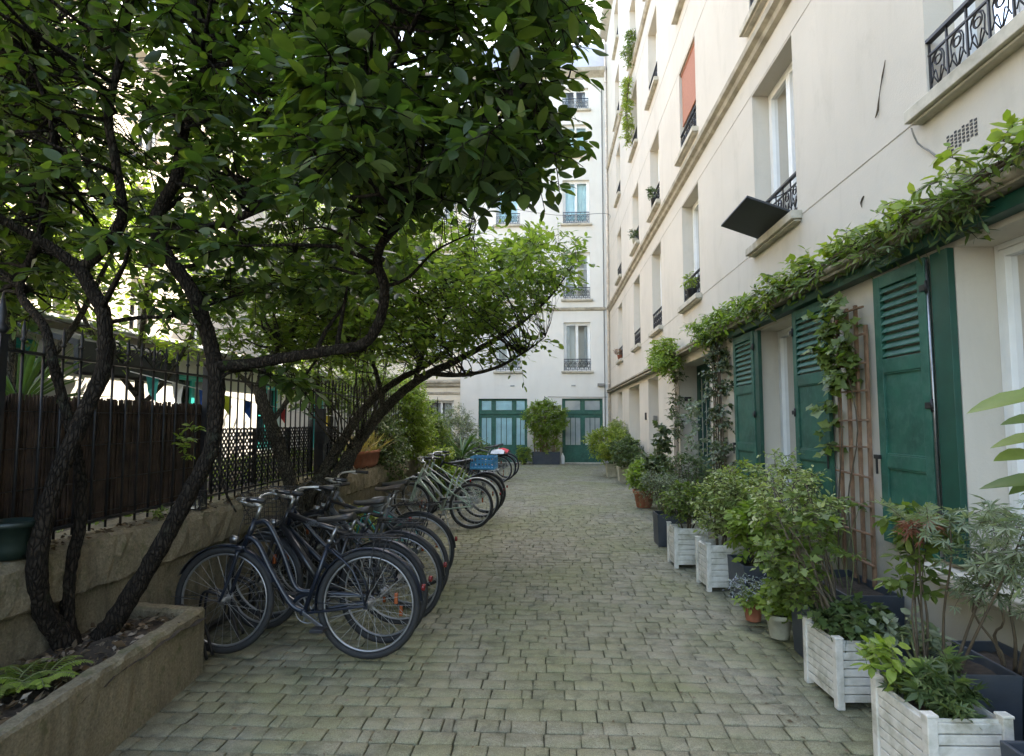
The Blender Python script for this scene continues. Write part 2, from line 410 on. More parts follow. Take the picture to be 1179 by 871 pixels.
def rand_dirs(n, zb=0, zs=1):
    a = RNG.normal(size=(n, 3)); a[:, 2] = a[:, 2] * zs + zb; return norm(a)

def sprigs(cent, rad, T, L, zb=0.0, zs=.6, droop=.25, nz=1.0, spread=.9):
    """twigs starting near each centre with leaves along them -> pos, dir, normal, twig segments"""
    n = len(cent); rad = np.broadcast_to(np.asarray(rad, float), (n,))
    tw = rand_dirs(n * T, zb, zs); c = np.repeat(cent, T, 0); r = np.repeat(rad, T)[:, None] * RNG.uniform(.6, 1.15, (n * T, 1))
    tl = np.repeat(tw, L, 0); cl = np.repeat(c, L, 0); rl = np.repeat(r, L, 0)
    t = np.tile((np.arange(L) + .6) / L, n * T)[:, None] + RNG.uniform(-.06, .06, (n * T * L, 1))
    pos = cl + tl * rl * t; pos[:, 2:3] -= droop * rl * t * t
    side = norm(np.cross(tl, np.array([[0, 0, 1.]]) + RNG.normal(size=tl.shape) * .35)); sg = np.tile(np.where(np.arange(L) % 2, 1., -1.), n * T)[:, None]
    dr = norm(tl * (.45 + .5 * (t > .85)) + side * sg * spread + RNG.normal(size=tl.shape) * .22 + np.array([[0, 0, -droop * .8]]))
    nr = norm(np.array([[0, 0, nz]]) + RNG.normal(size=tl.shape) * .45)
    segs = [(c[i], c[i] + tw[i] * r[i] * .55 - np.array([0, 0, droop * r[i, 0] * .3]), c[i] + tw[i] * r[i] * .95 - np.array([0, 0, droop * r[i, 0] * .9])) for i in range(n * T)]
    return pos, dr, nr, segs

def tubes_to(mb, limbs, cent, r0=.012, r1=.003, sag=.08, bias=(0, 0, -.3), k=.008):
    """thin curved branches from the nearest limb point to each clump centre"""
    LP = np.array([p for p, _ in limbs]); LR = np.array([q for _, q in limbs])
    for c in cent:
        d = np.linalg.norm(LP - c, axis=1) + np.maximum(0, LP[:, 2] - c[2]) * 1.2
        i = int(np.argmin(d)); a = LP[i]; D = np.linalg.norm(LP[i] - c)
        m1 = a + (c - a) * .4 + RNG.normal(size=3) * D * sag; m2 = a + (c - a) * .75 + RNG.normal(size=3) * D * sag
        ra = min(LR[i] * .6, r0 + D * k)
        mb.tube([a, m1, m2, c], [ra, ra * .75, ra * .45, r1], n=5, sub=2)

def limb_points(pts, rs, step=6):
    P = catmull(pts, step); m = len(P); out = []
    for i, p in enumerate(P):
        t = i / (m - 1) * (len(rs) - 1); k = min(int(t), len(rs) - 2); out.append((np.array(p), rs[k] + (rs[k + 1] - rs[k]) * (t - k)))
    return out

def poly_sample(poly, n):
    P = np.array(poly, float); lo, hi = P.min(0), P.max(0); out = []
    while len(out) < n:
        q = RNG.uniform(lo, hi); c = False; j = len(P) - 1
        for i in range(len(P)):
            if (P[i, 1] > q[1]) != (P[j, 1] > q[1]) and q[0] < (P[j, 0] - P[i, 0]) * (q[1] - P[i, 1]) / (P[j, 1] - P[i, 1]) + P[i, 0]: c = not c
            j = i
        if c: out.append(q)
    return np.array(out)

def bush(name, label, cat, base, ctr, rad, mat, n=40, T=5, L=7, leaf=.06, tmpl=None, stem=None, stems=5, r=.1, group=None, droop=.25, zb=.1, stem_r=.008, shell=.35, nz=1.0, flat=False, extra=None):
    """stems from base to clump centres spread through an ellipsoid, leaves on short twigs"""
    t = thing(name, label, cat, base, group)
    d = rand_dirs(n); rr = RNG.uniform(shell, 1, (n, 1)) ** .6
    cent = np.array(ctr)[None] + d * rr * np.array(rad)[None]
    cent[:, 2] = np.maximum(cent[:, 2], base[2] + .03)
    b = np.array(base, float); mb = MB(); limbs = []
    for k in range(stems):
        a = 2 * PI * k / stems + random.random(); e = np.array(ctr) + np.array([math.cos(a) * rad[0] * .45, math.sin(a) * rad[1] * .45, rad[2] * random.uniform(.0, .6)])
        s0 = b + np.array([math.cos(a), math.sin(a), 0]) * min(rad[0], .3) * .12
        pts = [s0, s0 + (e - s0) * .35 + RNG.normal(size=3) * .02, s0 + (e - s0) * .7 + RNG.normal(size=3) * .03, e]
        mb.tube(pts, [stem_r * 1.4, stem_r, stem_r * .7, stem_r * .4], n=6, sub=3, wob=.08); limbs += limb_points(pts, [stem_r, stem_r * .5], 4)
    tubes_to(mb, limbs, cent, stem_r * .4, stem_r * .2)
    pos, dr, nr, segs = sprigs(cent, r, T, L, zb, .7, droop, nz)
    for s in segs: mb.tube(s, [stem_r * .25, stem_r * .15], n=3, caps=False)
    mb.build('stem', stem or M['twig'], t, fix=False)
    sz = leaf * RNG.uniform(.55, 1.2, len(pos))
    leaf_mesh('foliage', pos, dr, nr, sz, tmpl or T_oval(), mat, t)
    if extra: extra(t, cent)
    return t

# ================================================================== GROUND
def slab(name, x0, x1, y0, y1, z, mat, kind='structure'):
    m = MB(); m.quad((x0, y0, z), (x1, y0, z), (x1, y1, z), (x0, y1, z)); o = m.build(name, mat, fix=False); o['kind'] = kind; return o

def ground_mats():
    m, nt, b = base_mat('mossy_joint_earth'); v = mapping(nt)
    f = noise(nt, v, 2.2, 7, .65, .3)
    nt.links.new(ramp(nt, f, [(.3, (.018, .016, .010)), (.52, (.03, .032, .014)), (.72, (.075, .09, .03))]), b.inputs['Base Color'])
    b.inputs['Roughness'].default_value = 1; bump(nt, b, noise(nt, v, 60, 5), .6, .01)
    M['joint'] = m
    m, nt, b = base_mat('worn_granite_sett'); v = mapping(nt); g = _n(nt, 'ShaderNodeNewGeometry')
    c0 = ramp(nt, g.outputs['Random Per Island'], [(0, (.155, .144, .100)), (.3, (.23, .212, .148)), (.55, (.19, .178, .122)), (.8, (.27, .25, .175)), (1, (.135, .128, .098))])
    f = noise(nt, v, 38, 6, .7); c1 = mixc(nt, ramp(nt, f, [(.42, (0, 0, 0)), (.6, (.75,) * 3)]), c0, (.27, .255, .19))
    mo = noise(nt, v, .75, 8, .68, .5)
    c2 = mixc(nt, ramp(nt, mo, [(.40, (0, 0, 0)), (.62, (.8,) * 3)]), c1, (.185, .190, .090))
    mo2 = noise(nt, v, 6, 7, .7, .4)
    c3 = mixc(nt, ramp(nt, mo2, [(.48, (0, 0, 0)), (.68, (.7,) * 3)]), c2, (.085, .088, .05))
    dk = noise(nt, mapping(nt, (.6, .5, 1)), 1.1, 5, .6)
    c4 = mixc(nt, ramp(nt, dk, [(.55, (0, 0, 0)), (.75, (.45,) * 3)]), c3, (.10, .095, .07))
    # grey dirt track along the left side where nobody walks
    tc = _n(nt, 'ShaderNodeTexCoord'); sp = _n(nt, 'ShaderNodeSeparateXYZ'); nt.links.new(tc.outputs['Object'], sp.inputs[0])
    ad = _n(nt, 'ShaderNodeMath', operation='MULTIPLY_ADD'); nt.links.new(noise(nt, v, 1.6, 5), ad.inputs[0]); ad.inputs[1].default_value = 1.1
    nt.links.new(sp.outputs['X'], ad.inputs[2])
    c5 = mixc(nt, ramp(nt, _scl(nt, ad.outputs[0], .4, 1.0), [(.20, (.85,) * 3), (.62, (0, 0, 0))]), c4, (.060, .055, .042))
    gr = noise(nt, v, 190, 3, .7); c5 = mixc(nt, 1.0, c5, ramp(nt, gr, [(.35, (.62,) * 3), (.65, (1.3,) * 3)]), 'MULTIPLY')
    st = noise(nt, v, 3.1, 6, .7, .6); c5 = mixc(nt, ramp(nt, st, [(.58, (0, 0, 0)), (.70, (.7,) * 3)]), c5, (.05, .048, .036))
    nt.links.new(c5, b.inputs['Base Color']); b.inputs['Roughness'].default_value = .82; b.inputs['Specular IOR Level'].default_value = .35
    bump(nt, b, noise(nt, v, 70, 6, .7), .55, .008)
    M['sett'] = m

def _scl(nt, s, k, o):
    a = _n(nt, 'ShaderNodeMath', operation='MULTIPLY_ADD'); nt.links.new(s, a.inputs[0]); a.inputs[1].default_value = k; a.inputs[2].default_value = o; return a.outputs[0]
ground_mats()
slab('ground', -300, 300, -300, 300, -.12, M['soil'])
slab('courtyard_bed', -2.75, 2.6, -2, 23.2, -.017, M['joint'])

def setts():
    mb = MB(); y = -1.6; row = 0
    while y < 23.05:
        h = random.uniform(.114, .130); x = -2.62 + random.uniform(-.2, 0)
        skew = .010 * math.sin(y * .8)
        while x < 2.5:
            w = random.choice([.175, .18, .19, .12, .125, .185, .11, .17, .13]) if random.random() > .05 else .06
            w *= random.uniform(.95, 1.05)
            x0, x1 = x + .0022, x + w - .0022; y0, y1 = y + .0022 + skew * x, y + h - .0026 + skew * x
            if x1 > -2.6:
                zt = random.uniform(-.0035, .0035) + .006 * math.sin(x * 1.7 + y) * math.sin(y * 1.1); c = .007; tl = [random.uniform(-.0035, .0035) for _ in range(4)]
                j = lambda: random.uniform(-.0032, .0032)
                q = [(x0 + j(), y0 + j()), (x1 + j(), y0 + j()), (x1 + j(), y1 + j()), (x0 + j(), y1 + j())]
                cx, cy = (x0 + x1) / 2, (y0 + y1) / 2
                lo = [mb.pt((a, b, -.03)) for a, b in q]; mi = [mb.pt((a, b, zt - c * .8 + t)) for (a, b), t in zip(q, tl)]
                k = c
                hi = [mb.pt((a + (k if a < cx else -k), b + (k if b < cy else -k), zt + t)) for (a, b), t in zip(q, tl)]
                for A, B in ((lo, mi), (mi, hi)):
                    for i in range(4): mb.face((A[i], A[(i + 1) % 4], B[(i + 1) % 4], B[i]), A is mi)
                mb.face(hi, True)
            x += w
        y += h; row += 1
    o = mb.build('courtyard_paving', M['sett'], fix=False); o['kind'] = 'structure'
setts()

# scattered moss, small leaves on the ground: nobody could count them
def ground_litter():
    n = 2600
    x = np.where(RNG.random(n) < .55, RNG.uniform(1.2, 2.45, n), RNG.uniform(-2.5, 2.4, n)); y = RNG.uniform(1, 20, n) ** 1.0
    pos = np.stack([x, y, np.full(n, .010)], 1); d = RNG.normal(size=(n, 3)); d[:, 2] = 0
    o = leaf_mesh('fallen_leaves', pos, norm(d), norm(np.array([[0, 0, 1.]]) + RNG.normal(size=(n, 3)) * .25), RNG.uniform(.008, .035, n), T_diamond(.5, .1), M['litter'], None)
    tag(o, 'small dry leaf bits scattered over the paving', 'leaf litter', kind='stuff')
ground_litter()

# ================================================================== FACADES
def facade(mb, u0, u1, v0, v1, ops, depth=.2, w=0.0):
    us = sorted({u0, u1, *[o[0] for o in ops], *[o[1] for o in ops]}); vs = sorted({v0, v1, *[o[2] for o in ops], *[o[3] for o in ops]})
    us = [u for u in us if u0 <= u <= u1]; vs = [v for v in vs if v0 <= v <= v1]
    idx = {}
    def P(a, b):
        if (a, b) not in idx: idx[(a, b)] = mb.pt((a, w, b))
        return idx[(a, b)]
    for i in range(len(us) - 1):
        for j in range(len(vs) - 1):
            a, b, c, d = us[i], us[i + 1], vs[j], vs[j + 1]; mu, mv = (a + b) / 2, (c + d) / 2
            if any(o[0] < mu < o[1] and o[2] < mv < o[3] for o in ops): continue
            mb.face((P(a, c), P(b, c), P(b, d), P(a, d)))
    for o in ops:
        a, b, c, d = o[:4]; dp = o[4] if len(o) > 4 else depth
        mb.quad((a, w, c), (a, w - dp, c), (a, w - dp, d), (a, w, d)); mb.quad((b, w, c), (b, w - dp, c), (b, w - dp, d), (b, w, d))
        mb.quad((a, w, d), (b, w, d), (b, w - dp, d), (a, w - dp, d)); mb.quad((a, w, c), (b, w, c), (b, w - dp, c), (a, w - dp, c))

def window(par, F, u0, u1, v0, v1, dp=.2, casements=2, bars=0, curtain='curtain', cfrac=(.0, 1), mat='frame_white', fw=.05):
    w1, w0 = -dp + .03, -dp - .03; m = MB(F)
    m.box(u0, u0 + fw, w0, w1, v0, v1); m.box(u1 - fw, u1, w0, w1, v0, v1)
    m.box(u0 + fw, u1 - fw, w0, w1, v1 - fw, v1); m.box(u0 + fw, u1 - fw, w0, w1, v0, v0 + fw * 1.3)
    a, b = u0 + fw, u1 - fw; cw = (b - a) / casements; c0, c1 = v0 + fw * 1.3, v1 - fw; t = .045
    g = []
    for k in range(casements):
        x0, x1 = a + k * cw + .004, a + (k + 1) * cw - .004; y0, y1 = -dp - .02, -dp + .022
        m.box(x0, x0 + t, y0, y1 + .012, c0 + .004, c1 - .004); m.box(x1 - t, x1, y0, y1 + .012, c0 + .004, c1 - .004)
        m.box(x0 + t, x1 - t, y0, y1 + .01, c1 - t - .004, c1 - .004); m.box(x0 + t, x1 - t, y0, y1 + .01, c0 + .004, c0 + t + .03)
        for q in range(bars):
            z = c0 + (c1 - c0) * (q + 1) / (bars + 1); m.box(x0 + t, x1 - t, y0 + .008, y1 + .004, z - .012, z + .012)
        g.append((x0 + t, x1 - t))
    f = m.build('window', M[mat], par, bevel=.003)
    p = MB(F)
    for x0, x1 in g: p.quad((x0, -dp - .004, c0 + .03), (x1, -dp - .004, c0 + .03), (x1, -dp - .004, c1 - .04), (x0, -dp - .004, c1 - .04))
    p.build('pane', M['glass'], f, fix=False)
    if curtain:
        p = MB(F)
        for s, (x0, x1) in enumerate(((u0, u0 + (u1 - u0) * cfrac[1] * .5), (u1 - (u1 - u0) * cfrac[1] * .5, u1))):
            n = 26; pr = None
            for i in range(n + 1):
                x = x0 + (x1 - x0) * i / n; wv = -dp - .12 + .018 * math.sin(i * 1.9 + s) + .01 * math.sin(i * .7)
                cur = (p.pt((x, wv, v0 + cfrac[0])), p.pt((x, wv, v1)))
                if pr: p.face((pr[0], cur[0], cur[1], pr[1]), True)
                pr = cur
        p.build('curtain', M[curtain], f, fix=False)
    return f

def railing(par, F, u0, u1, v, h=.42, mat='iron', style=0, w=-.02):
    m = MB(F); m.box(u0, u1, w - .02, w + .02, v + h, v + h + .022)
    m.box(u0, u1, w - .008, w + .008, v + .05, v + .064); m.box(u0, u1, w - .008, w + .008, v + h - .09, v + h - .077)
    n = max(4, int((u1 - u0) / .17)); s = (u1 - u0) / n
    for i in range(n + 1):
        x = u0 + s * i; x = min(max(x, u0 + .008), u1 - .008); m.bar((x, w, v), (x, w, v + h), .012, .012)
    for i in range(n):
        cx = u0 + s * (i + .5); H = h - .15
        for sg in (-1, 1):
            P = []
            for k in range(15):
                t = k / 14; a = t * 2.6 * PI; r = .055 * (1 - t * .72)
                P.append((cx + sg * (.052 - .0 + r * math.cos(a) - .05), w, v + .065 + H * .74 + r * math.sin(a) * 1.1))
            m.tube([(cx - sg * .01, w, v + .06), (cx + sg * .05, w, v + .07 + H * .35)] + P[:1] + P, .0055, n=4)
        m.tube([(cx - .07, w, v + .12), (cx - .03, w, v + .19), (cx, w, v + .09), (cx + .03, w, v + .19), (cx + .07, w, v + .12)], .005, n=4, sub=3)
    return m.build('railing', M[mat], par, fix=False)

def sill(par, F, u0, u1, v, out=.10, th=.085, mat='sill'):
    m = MB(F); m.box(u0 - .10, u1 + .10, -.05, out, v - th, v)
    m.box(u0 - .075, u1 + .075, -.04, out - .03, v - th - .02, v - th - .001)
    return m.build('sill', M[mat], par, bevel=.006)

FR = lambda u, w, v: (2.5 - w, u, v)
YB = 23.14
FB = lambda u, w, v: (u, YB - w, v)

# ---------------------------------------------------------------- right building
rb = thing('apartment_building', 'long cream rendered apartment block with green shutters along the right of the courtyard', 'building', (2.5, 11, 0))
WC = [(2.85, 3.91), (5.94, 7.10), (9.67, 10.83), (12.85, 13.95), (15.75, 16.85), (19.4, 20.5)]
FL = [(3.62, 5.47), (6.37, 7.98), (9.12, 10.85), (11.87, 13.55), (14.5, 16.1)]
ops = []
for (a, b) in WC:
    for (c, d) in FL: ops.append((a, b, c, d, .22))
GR = [(2.62, 3.74, .60, 2.62, .26), (6.05, 7.16, .55, 2.62, .26), (9.23, 11.35, -.02, 2.60, .34), (13.41, 14.72, -.02, 2.60, .32), (16.1, 18.1, -.02, 2.58, .32), (19.7, 20.9, -.02, 2.58, .25)]
ops += GR
m = MB(FR); facade(m, -4, YB + .02, -.12, 17.2, ops, .22); m.build('wall', M['cream'], rb, fix=False)
m = MB(FR)
m.box(-4, YB + .02, -9.5, -.75, -.12, 17.1); m.box(-4.1, -3.99, -.76, 0, -.12, 17.1); m.box(-4, YB, -.76, -.24, 17.0, 17.12)
m.build('inner_wall', M['room'], rb)
m = MB(FR)
def extr(m, prof, u0, u1):
    i = [[m.pt((u, w, v)) for w, v in prof] for u in (u0, u1)]; k = len(prof)
    for q in range(k): m.face((i[0][q], i[0][(q + 1) % k], i[1][(q + 1) % k], i[1][q]))
    m.face(i[0][::-1]); m.face(i[1])
extr(m, [(.002, 5.80), (.05, 5.83), (.07, 5.88), (.12, 5.91), (.13, 5.97), (.10, 6.01), (.002, 6.05)], -4, YB - .01)
m.build('cornice', M['cornice'], rb)
m = MB(FR); extr(m, [(.002, 11.40), (.05, 11.42), (.09, 11.48), (.09, 11.53), (.002, 11.58)], -4, YB - .01); m.build('cornice', M['cornice'], rb)
m = MB(FR); extr(m, [(.002, 16.75), (.12, 16.85), (.25, 16.95), (.3, 17.1), (.3, 17.2), (-.3, 17.3)], -4, YB - .01)
m.build('eaves_cornice', M['cornice'], rb)
m = MB(FR); extr(m, [(.1, 17.21), (-1.2, 19.6), (-9.5, 19.9), (-9.5, 17.13), (-.1, 17.13)], -4, YB + .3); m.build('roof', M['zinc'], rb)
m = MB(FR)   # hairline grooves in the render
for z in (3.57, 5.49, 8.02, 8.78, 10.95): m.box(-4, YB - .02, .0005, .0035, z, z + .007)
m.build('render_groove', M['cornice'], rb)
for fi, (c, d) in enumerate(FL):
    for wi, (a, b) in enumerate(WC):
        cf = random.choice([1, .9, .6, .5]); cu = 'curtain' if (fi, wi) != (0, 1) else 'curtain'
        window(rb, FR, a + .002, b - .002, c, d, .22, 2, 0, cu, (0, cf))
        sill(rb, FR, a, b, c)
        railing(rb, FR, a + .002, b - .002, c + .01, .40)
# orange blind half down on the second floor
a, b = WC[2]; c, d = FL[1]
m = MB(FR); m.box(a + .03, b - .03, -.06, -.045, c + .62, d - .04); m.tube([(a + .01, -.05, d - .03), (b - .01, -.05, d - .03)], .025, 8); m.tube([(a + .03, -.052, c + .61), (b - .03, -.052, c + .61)], .014, 8)
o = m.build('blind', M['orange'], rb); o['label'] = 'orange roller blind drawn most of the way down'
# ground floor windows, doors
def shutter(par, F, u0, u1, v0, v1, w0=.02, hinge=1, name='shutter', panel=True):
    m = MB(F); t = .035; s = .085; w1 = w0 + t
    m.box(u0, u0 + s, w0, w1, v0, v1); m.box(u1 - s, u1, w0, w1, v0, v1)
    H = v1 - v0; zl = v0 + H * .655; zm = v0 + H * .30
    for z0, z1 in ((v0, v0 + .10), (zm - .045, zm + .045), (zl - .05, zl + .05), (v1 - .09, v1)): m.box(u0 + s, u1 - s, w0 + .001, w1 - .001, z0, z1)
    for z0, z1 in ((v0 + .10, zm - .045), (zm + .045, zl - .05)):
        m.box(u0 + s, u1 - s, w0 + .008, w1 - .016, z0, z1)
        for q in ((z0, z0 + .012), (z1 - .012, z1)): m.box(u0 + s, u1 - s, w1 - .0165, w1 - .006, *q)
    n = 9; z0, z1 = zl + .05, v1 - .09
    for k in range(n):
        z = z0 + (z1 - z0) * (k + .5) / n
        A = [(u0 + s, w0 + .004, z + .026), (u1 - s, w0 + .004, z + .026), (u1 - s, w1 - .002, z - .018), (u0 + s, w1 - .002, z - .018)]
        i = [m.pt(p) for p in A] + [m.pt((p[0], p[1] + .001, p[2] + .010)) for p in A]
        for q in ((0, 3, 2, 1), (4, 5, 6, 7), (0, 1, 5, 4), (1, 2, 6, 5), (2, 3, 7, 6), (3, 0, 4, 7)): m.face([i[x] for x in q])
    sh = m.build(name, M['green'], par, bevel=.004)
    uh = u0 if hinge > 0 else u1
    for z in (v0 + .25, v0 + H * .5, v1 - .2): m = MB(F); m.box(uh - .03, uh + .05, w1 + .001, w1 + .008, z - .02, z + .02); m.tube([(uh - .02, w1 + .006, z - .04), (uh - .02, w1 + .006, z + .04)], .01, 6); m.build('hinge', M['iron'], sh)
    m = MB(F); ul = u1 if hinge > 0 else u0; z = zm + .01
    m.box(ul - .02, ul + .05, w1 + .001, w1 + .02, z, z + .03); m.bar((ul + .03, w1 + .01, z), (ul + .03, w1 + .01, z - .11), .012, .012)
    m.build('catch', M['iron'], sh)
    return sh
for (a, b, c, d, dp) in GR[:2]:
    window(rb, FR, a + .002, b - .002, c, d, dp, 2, 0, None, (0, .5), fw=.035)
m = MB(FR); extr(m, [(.0, .52), (.05, .53), (.07, .57), (.15, .59), (.15, .655), (-.02, .675)], .8, 4.05); m.build('sill', M['sill'], rb, bevel=.005)
sill(rb, FR, 6.05, 7.16, .55, .12)
shutter(rb, FR, 3.95, 4.56, .70, 2.62, hinge=1); shutter(rb, FR, 7.17, 7.92, .66, 2.64, hinge=1); shutter(rb, FR, 5.33, 6.04, .66, 2.64, hinge=-1)
def leaf_folded(u, v0, v1):   # second, narrow leaf standing half open against the jamb
    m = MB(FR); m.bar((u, .02, (v0 + v1) / 2), (u + .10, .20, (v0 + v1) / 2), v1 - v0, .03, up=(-.5, .1, 0)); return m
for (ua, ub) in ((3.742, 3.905), (7.158, 7.03)):
    m = MB(FR); v0, v1 = .70, 2.62
    d = Vector((ub - ua, .0, 0)); w = .10
    i = [m.pt(p) for p in ((ua, .003, v0), (ub, .003, v0), (ub, .045, v0), (ua, .045, v0), (ua, .003, v1), (ub, .003, v1), (ub, .045, v1), (ua, .045, v1))]
    for q in ((0, 3, 2, 1), (4, 5, 6, 7), (0, 1, 5, 4), (1, 2, 6, 5), (2, 3, 7, 6), (3, 0, 4, 7)): m.face([i[k] for k in q])
    o = m.build('shutter', M['green_dark'], rb, bevel=.003); o['label'] = 'narrow shutter leaf folded beside the window opening'
m = MB(FR); m.tube([(3.928, .05, .72), (3.928, .05, 2.6)], .009, 8); m.build('shutter_rod', M['chrome'], rb)
m = MB(FR); m.box(1.0, 7.98, .0, .10, 2.655, 2.735); m.build('lintel_board', M['green_dark'], rb, bevel=.004)
m = MB(FR); m.box(-1, 12.4, .001, .17, 2.745, 2.80); m.tube([(-1, .16, 2.80), (3, .165, 2.79), (7, .155, 2.81), (12.4, .16, 2.80)], .035, 8, 4)
m.box(12.45, YB - .02, .001, .12, 2.68, 2.74); m.box(12.45, YB - .02, .001, .15, 2.76, 2.80); m.tube([(12.45, .13, 2.70), (YB - .05, .13, 2.70)], .014, 6); m.build('ledge', M['oldwood'], rb)
# green entrance door
def door_leaf(par, F, u0, u1, v0, v1, w, cols, gl, mat='green', tr=None, panes='glass', curtain='curtain', name='door'):
    ops = [(a, b, gl[0], gl[1], .03) for a, b in cols] + ([(a, b, tr[0], tr[1], .03) for a, b in (tr[2] if tr else [])])
    m = MB(F); facade(m, u0, u1, v0, v1, ops, .03, w)
    m.box(u0, u1, w - .045, w - .031, v0, gl[0]) if False else None
    for a, b in zip([u0] + [c[1] for c in cols], [c[0] for c in cols] + [u1]): m.box(a + .02, b - .02, w + .001, w + .006, gl[0] + .02, gl[1] - .02) if b - a > .08 else None
    for a, b in cols:
        m.box(a - .01, b + .01, w + .001, w + .014, v0 + .12, gl[0] - .10)
    if tr: m.box(u0, u1, w + .001, w + .035, gl[1] + .14, tr[0] - .04)
    d = m.build(name, M[mat], par, fix=False)
    p = MB(F); k = MB(F)
    for a, b, c, e, _ in ops:
        p.quad((a, w - .02, c), (b, w - .02, c), (b, w - .02, e), (a, w - .02, e)); k.quad((a - .02, w - .035, c - .02), (b + .02, w - .035, c - .02), (b + .02, w - .035, e + .02), (a - .02, w - .035, e + .02))
        if c == gl[0]:
            n = 3 if b - a > .5 else 2
            for q in range(1, n): m2 = a + (b - a) * q / n; bars.append((m2, c, e))
    p.build('pane', M[panes], d, fix=False); k.build('curtain', M[curtain], d, fix=False)
    mm = MB(F)
    for x, c, e in bars: mm.box(x - .012, x + .012, w - .018, w + .004, c, e)
    bars.clear(); mm.build('glazing_bar', M[mat], d); return d
bars = []
g = GR[2]; o = door_leaf(rb, FR, g[0], g[1], 0.0, g[3], -g[4] + .01, [(g[0] + .14, g[0] + .92), (g[0] + 1.2, g[1] - .14)], (.95, 2.35), 'green_dark', None, 'glass', 'room'); o['label'] = 'dark green glazed double door behind ivy'  # no curtain here: a dark sheet behind the glass paints the dim interior
for g in GR[3:]:
    m = MB(FR); facade(m, g[0], g[1], 0, g[3], [(g[0] + .15, g[0] + .15 + (g[1] - g[0] - .3), 1.0, 2.4, .04)], .04, -g[4] + .01); dd = m.build('door', M['frame_white'], rb, fix=False)
    m = MB(FR)
    m.quad((g[0] + .15, -g[4] - .02, 1), (g[1] - .15, -g[4] - .02, 1), (g[1] - .15, -g[4] - .02, 2.4), (g[0] + .15, -g[4] - .02, 2.4)); m.build('pane', M['glass'], dd, fix=False)
m = MB(FR)
m.box(15.0, 15.12, .001, .03, 1.62, 1.80); m.build('letter_plate', M['iron'], rb)
m = MB(); m.box(2.59, 2.71, 11.3, 11.347, 1.95, 2.03); m.build('number_plate', M['iron'], rb)
m = MB(); m.box(2.60, 2.70, 14.66, 14.717, 1.60, 1.72); m.build('intercom', M['chrome'], rb)
for (y, z, s) in ((3.62, 3.25, 1), (7.5, 3.05, 0), (8.0, 3.1, 0), (10.3, 3.16, 0), (13.6, 3.1, 0)):
    m = MB(FR)
    if s:
        for i in range(8):
            for k in range(5): m.box(y - .13 + i * .034, y - .11 + i * .034, .001, .004, z + k * .022 - .04 + (i % 2) * .01, z + k * .022 - .027 + (i % 2) * .01)
    else: m.box(y, y + .10, .001, .006, z, z + .10)
    m.build('vent', M['iron' if s else 'oldwood'], rb)
def wall_crack(pts, r):
    m = MB(FR); m.tube(pts, r, 5, 2, wob=.5); return m.build('dry_tendril', M['twig'], rb)
wall_crack([(4.35, .004, 4.20), (4.38, .01, 4.1), (4.44, .008, 3.98), (4.46, .012, 3.88), (4.50, .01, 3.84)], [.002, .005, .003, .009, .004])
wall_crack([(4.72, .004, 3.32), (4.76, .008, 3.28), (4.75, .006, 3.24)], [.004, .008, .002])
m = MB(FR); m.tube([(3.98, .07, 3.5), (3.99, .03, 3.40), (3.9, .012, 3.30), (3.80, .012, 3.20)], .006, 5, 2); m.build('wire', M['cable'], rb)
m = MB(FR); m.tube([(YB - .12, .07, 0), (YB - .12, .07, 17)], .045, 10)
for z in range(1, 17, 2): m.tube([(YB - .12, .07, z), (YB - .12, .07, z + .05)], .055, 10)
m.build('drainpipe', M['pipe'], rb)

# ---------------------------------------------------------------- end building
eb = thing('apartment_building', 'white rendered building with green doors closing the far end of the courtyard', 'building', (0, YB, 0))
EW = [(-1.92, -.97), (.72, 1.76)]; EF = [(3.54, 5.44), (6.34, 8.21), (9.35, 11.12), (12.1, 13.4), (14.0, 14.9)]
eops = [(a, b, c, d, .16) for a, b in EW for c, d in EF] + [(-2.59, -.70, -.05, 2.48, .14), (.64, 2.2, -.05, 2.48, .14)]
m = MB(FB); facade(m, -3.3, 2.9, -.12, 15.6, eops, .16); m.build('wall', M['white'], eb, fix=False)
m = MB(FB); m.box(-3.3, 12, -9, -.6, -.12, 15.5); m.box(-3.305, -3.295, -.6, 0, -.12, 15.6); m.build('inner_wall', M['white'], eb)
m = MB(FB); extr(m, [(.002, 5.88), (.06, 5.92), (.08, 5.99), (.002, 6.03)], -3.3, 2.35); m.build('cornice', M['cornice'], eb)
m = MB(FB); extr(m, [(.002, 15.3), (.2, 15.5), (.2, 15.65), (-.3, 15.7)], -3.3, 2.4); m.build('eaves_cornice', M['cornice'], eb)
m = MB(FB); extr(m, [(.05, 15.66), (-.9, 17.3), (-9, 17.6), (-9, 15.66)], -3.3, 12); m.build('roof', M['zinc'], eb)
for fi, (c, d) in enumerate(EF):
    for a, b in EW:
        window(eb, FB, a + .002, b - .002, c, d, .16, 2, 0 if fi != 1 else 2, 'curtain_and_sky' if fi in (2, 3) else 'curtain', (0, 1 if fi in (2, 3) else .45), fw=.06)  # upper floors: sky reflection in the panes is put into the curtain colour
        sill(eb, FB, a, b, c, .10, .07); railing(eb, FB, a + .002, b - .002, c + .01, .44, 'iron_blue' if fi > 1 else 'iron')
for (a, b), cols in (((-2.59, -.70), [(-2.47, -2.10), (-1.92, -1.30), (-1.12, -.80)]), ((.64, 2.2), [(.77, 1.34), (1.52, 2.09)])):
    o = door_leaf(eb, FB, a, b, .0, 2.48, -.10, cols, (.70, 1.74), 'green', (2.04, 2.40, cols), 'glass', 'curtain_and_sky' if a < 0 else 'curtain')
    o['label'] = 'green glazed double door with a row of transom panes'
    m = MB(FB); m.box(a - .05, b + .05, -.14, .12, -.05, .035); m.build('doorstep', M['sill'], eb, bevel=.01)
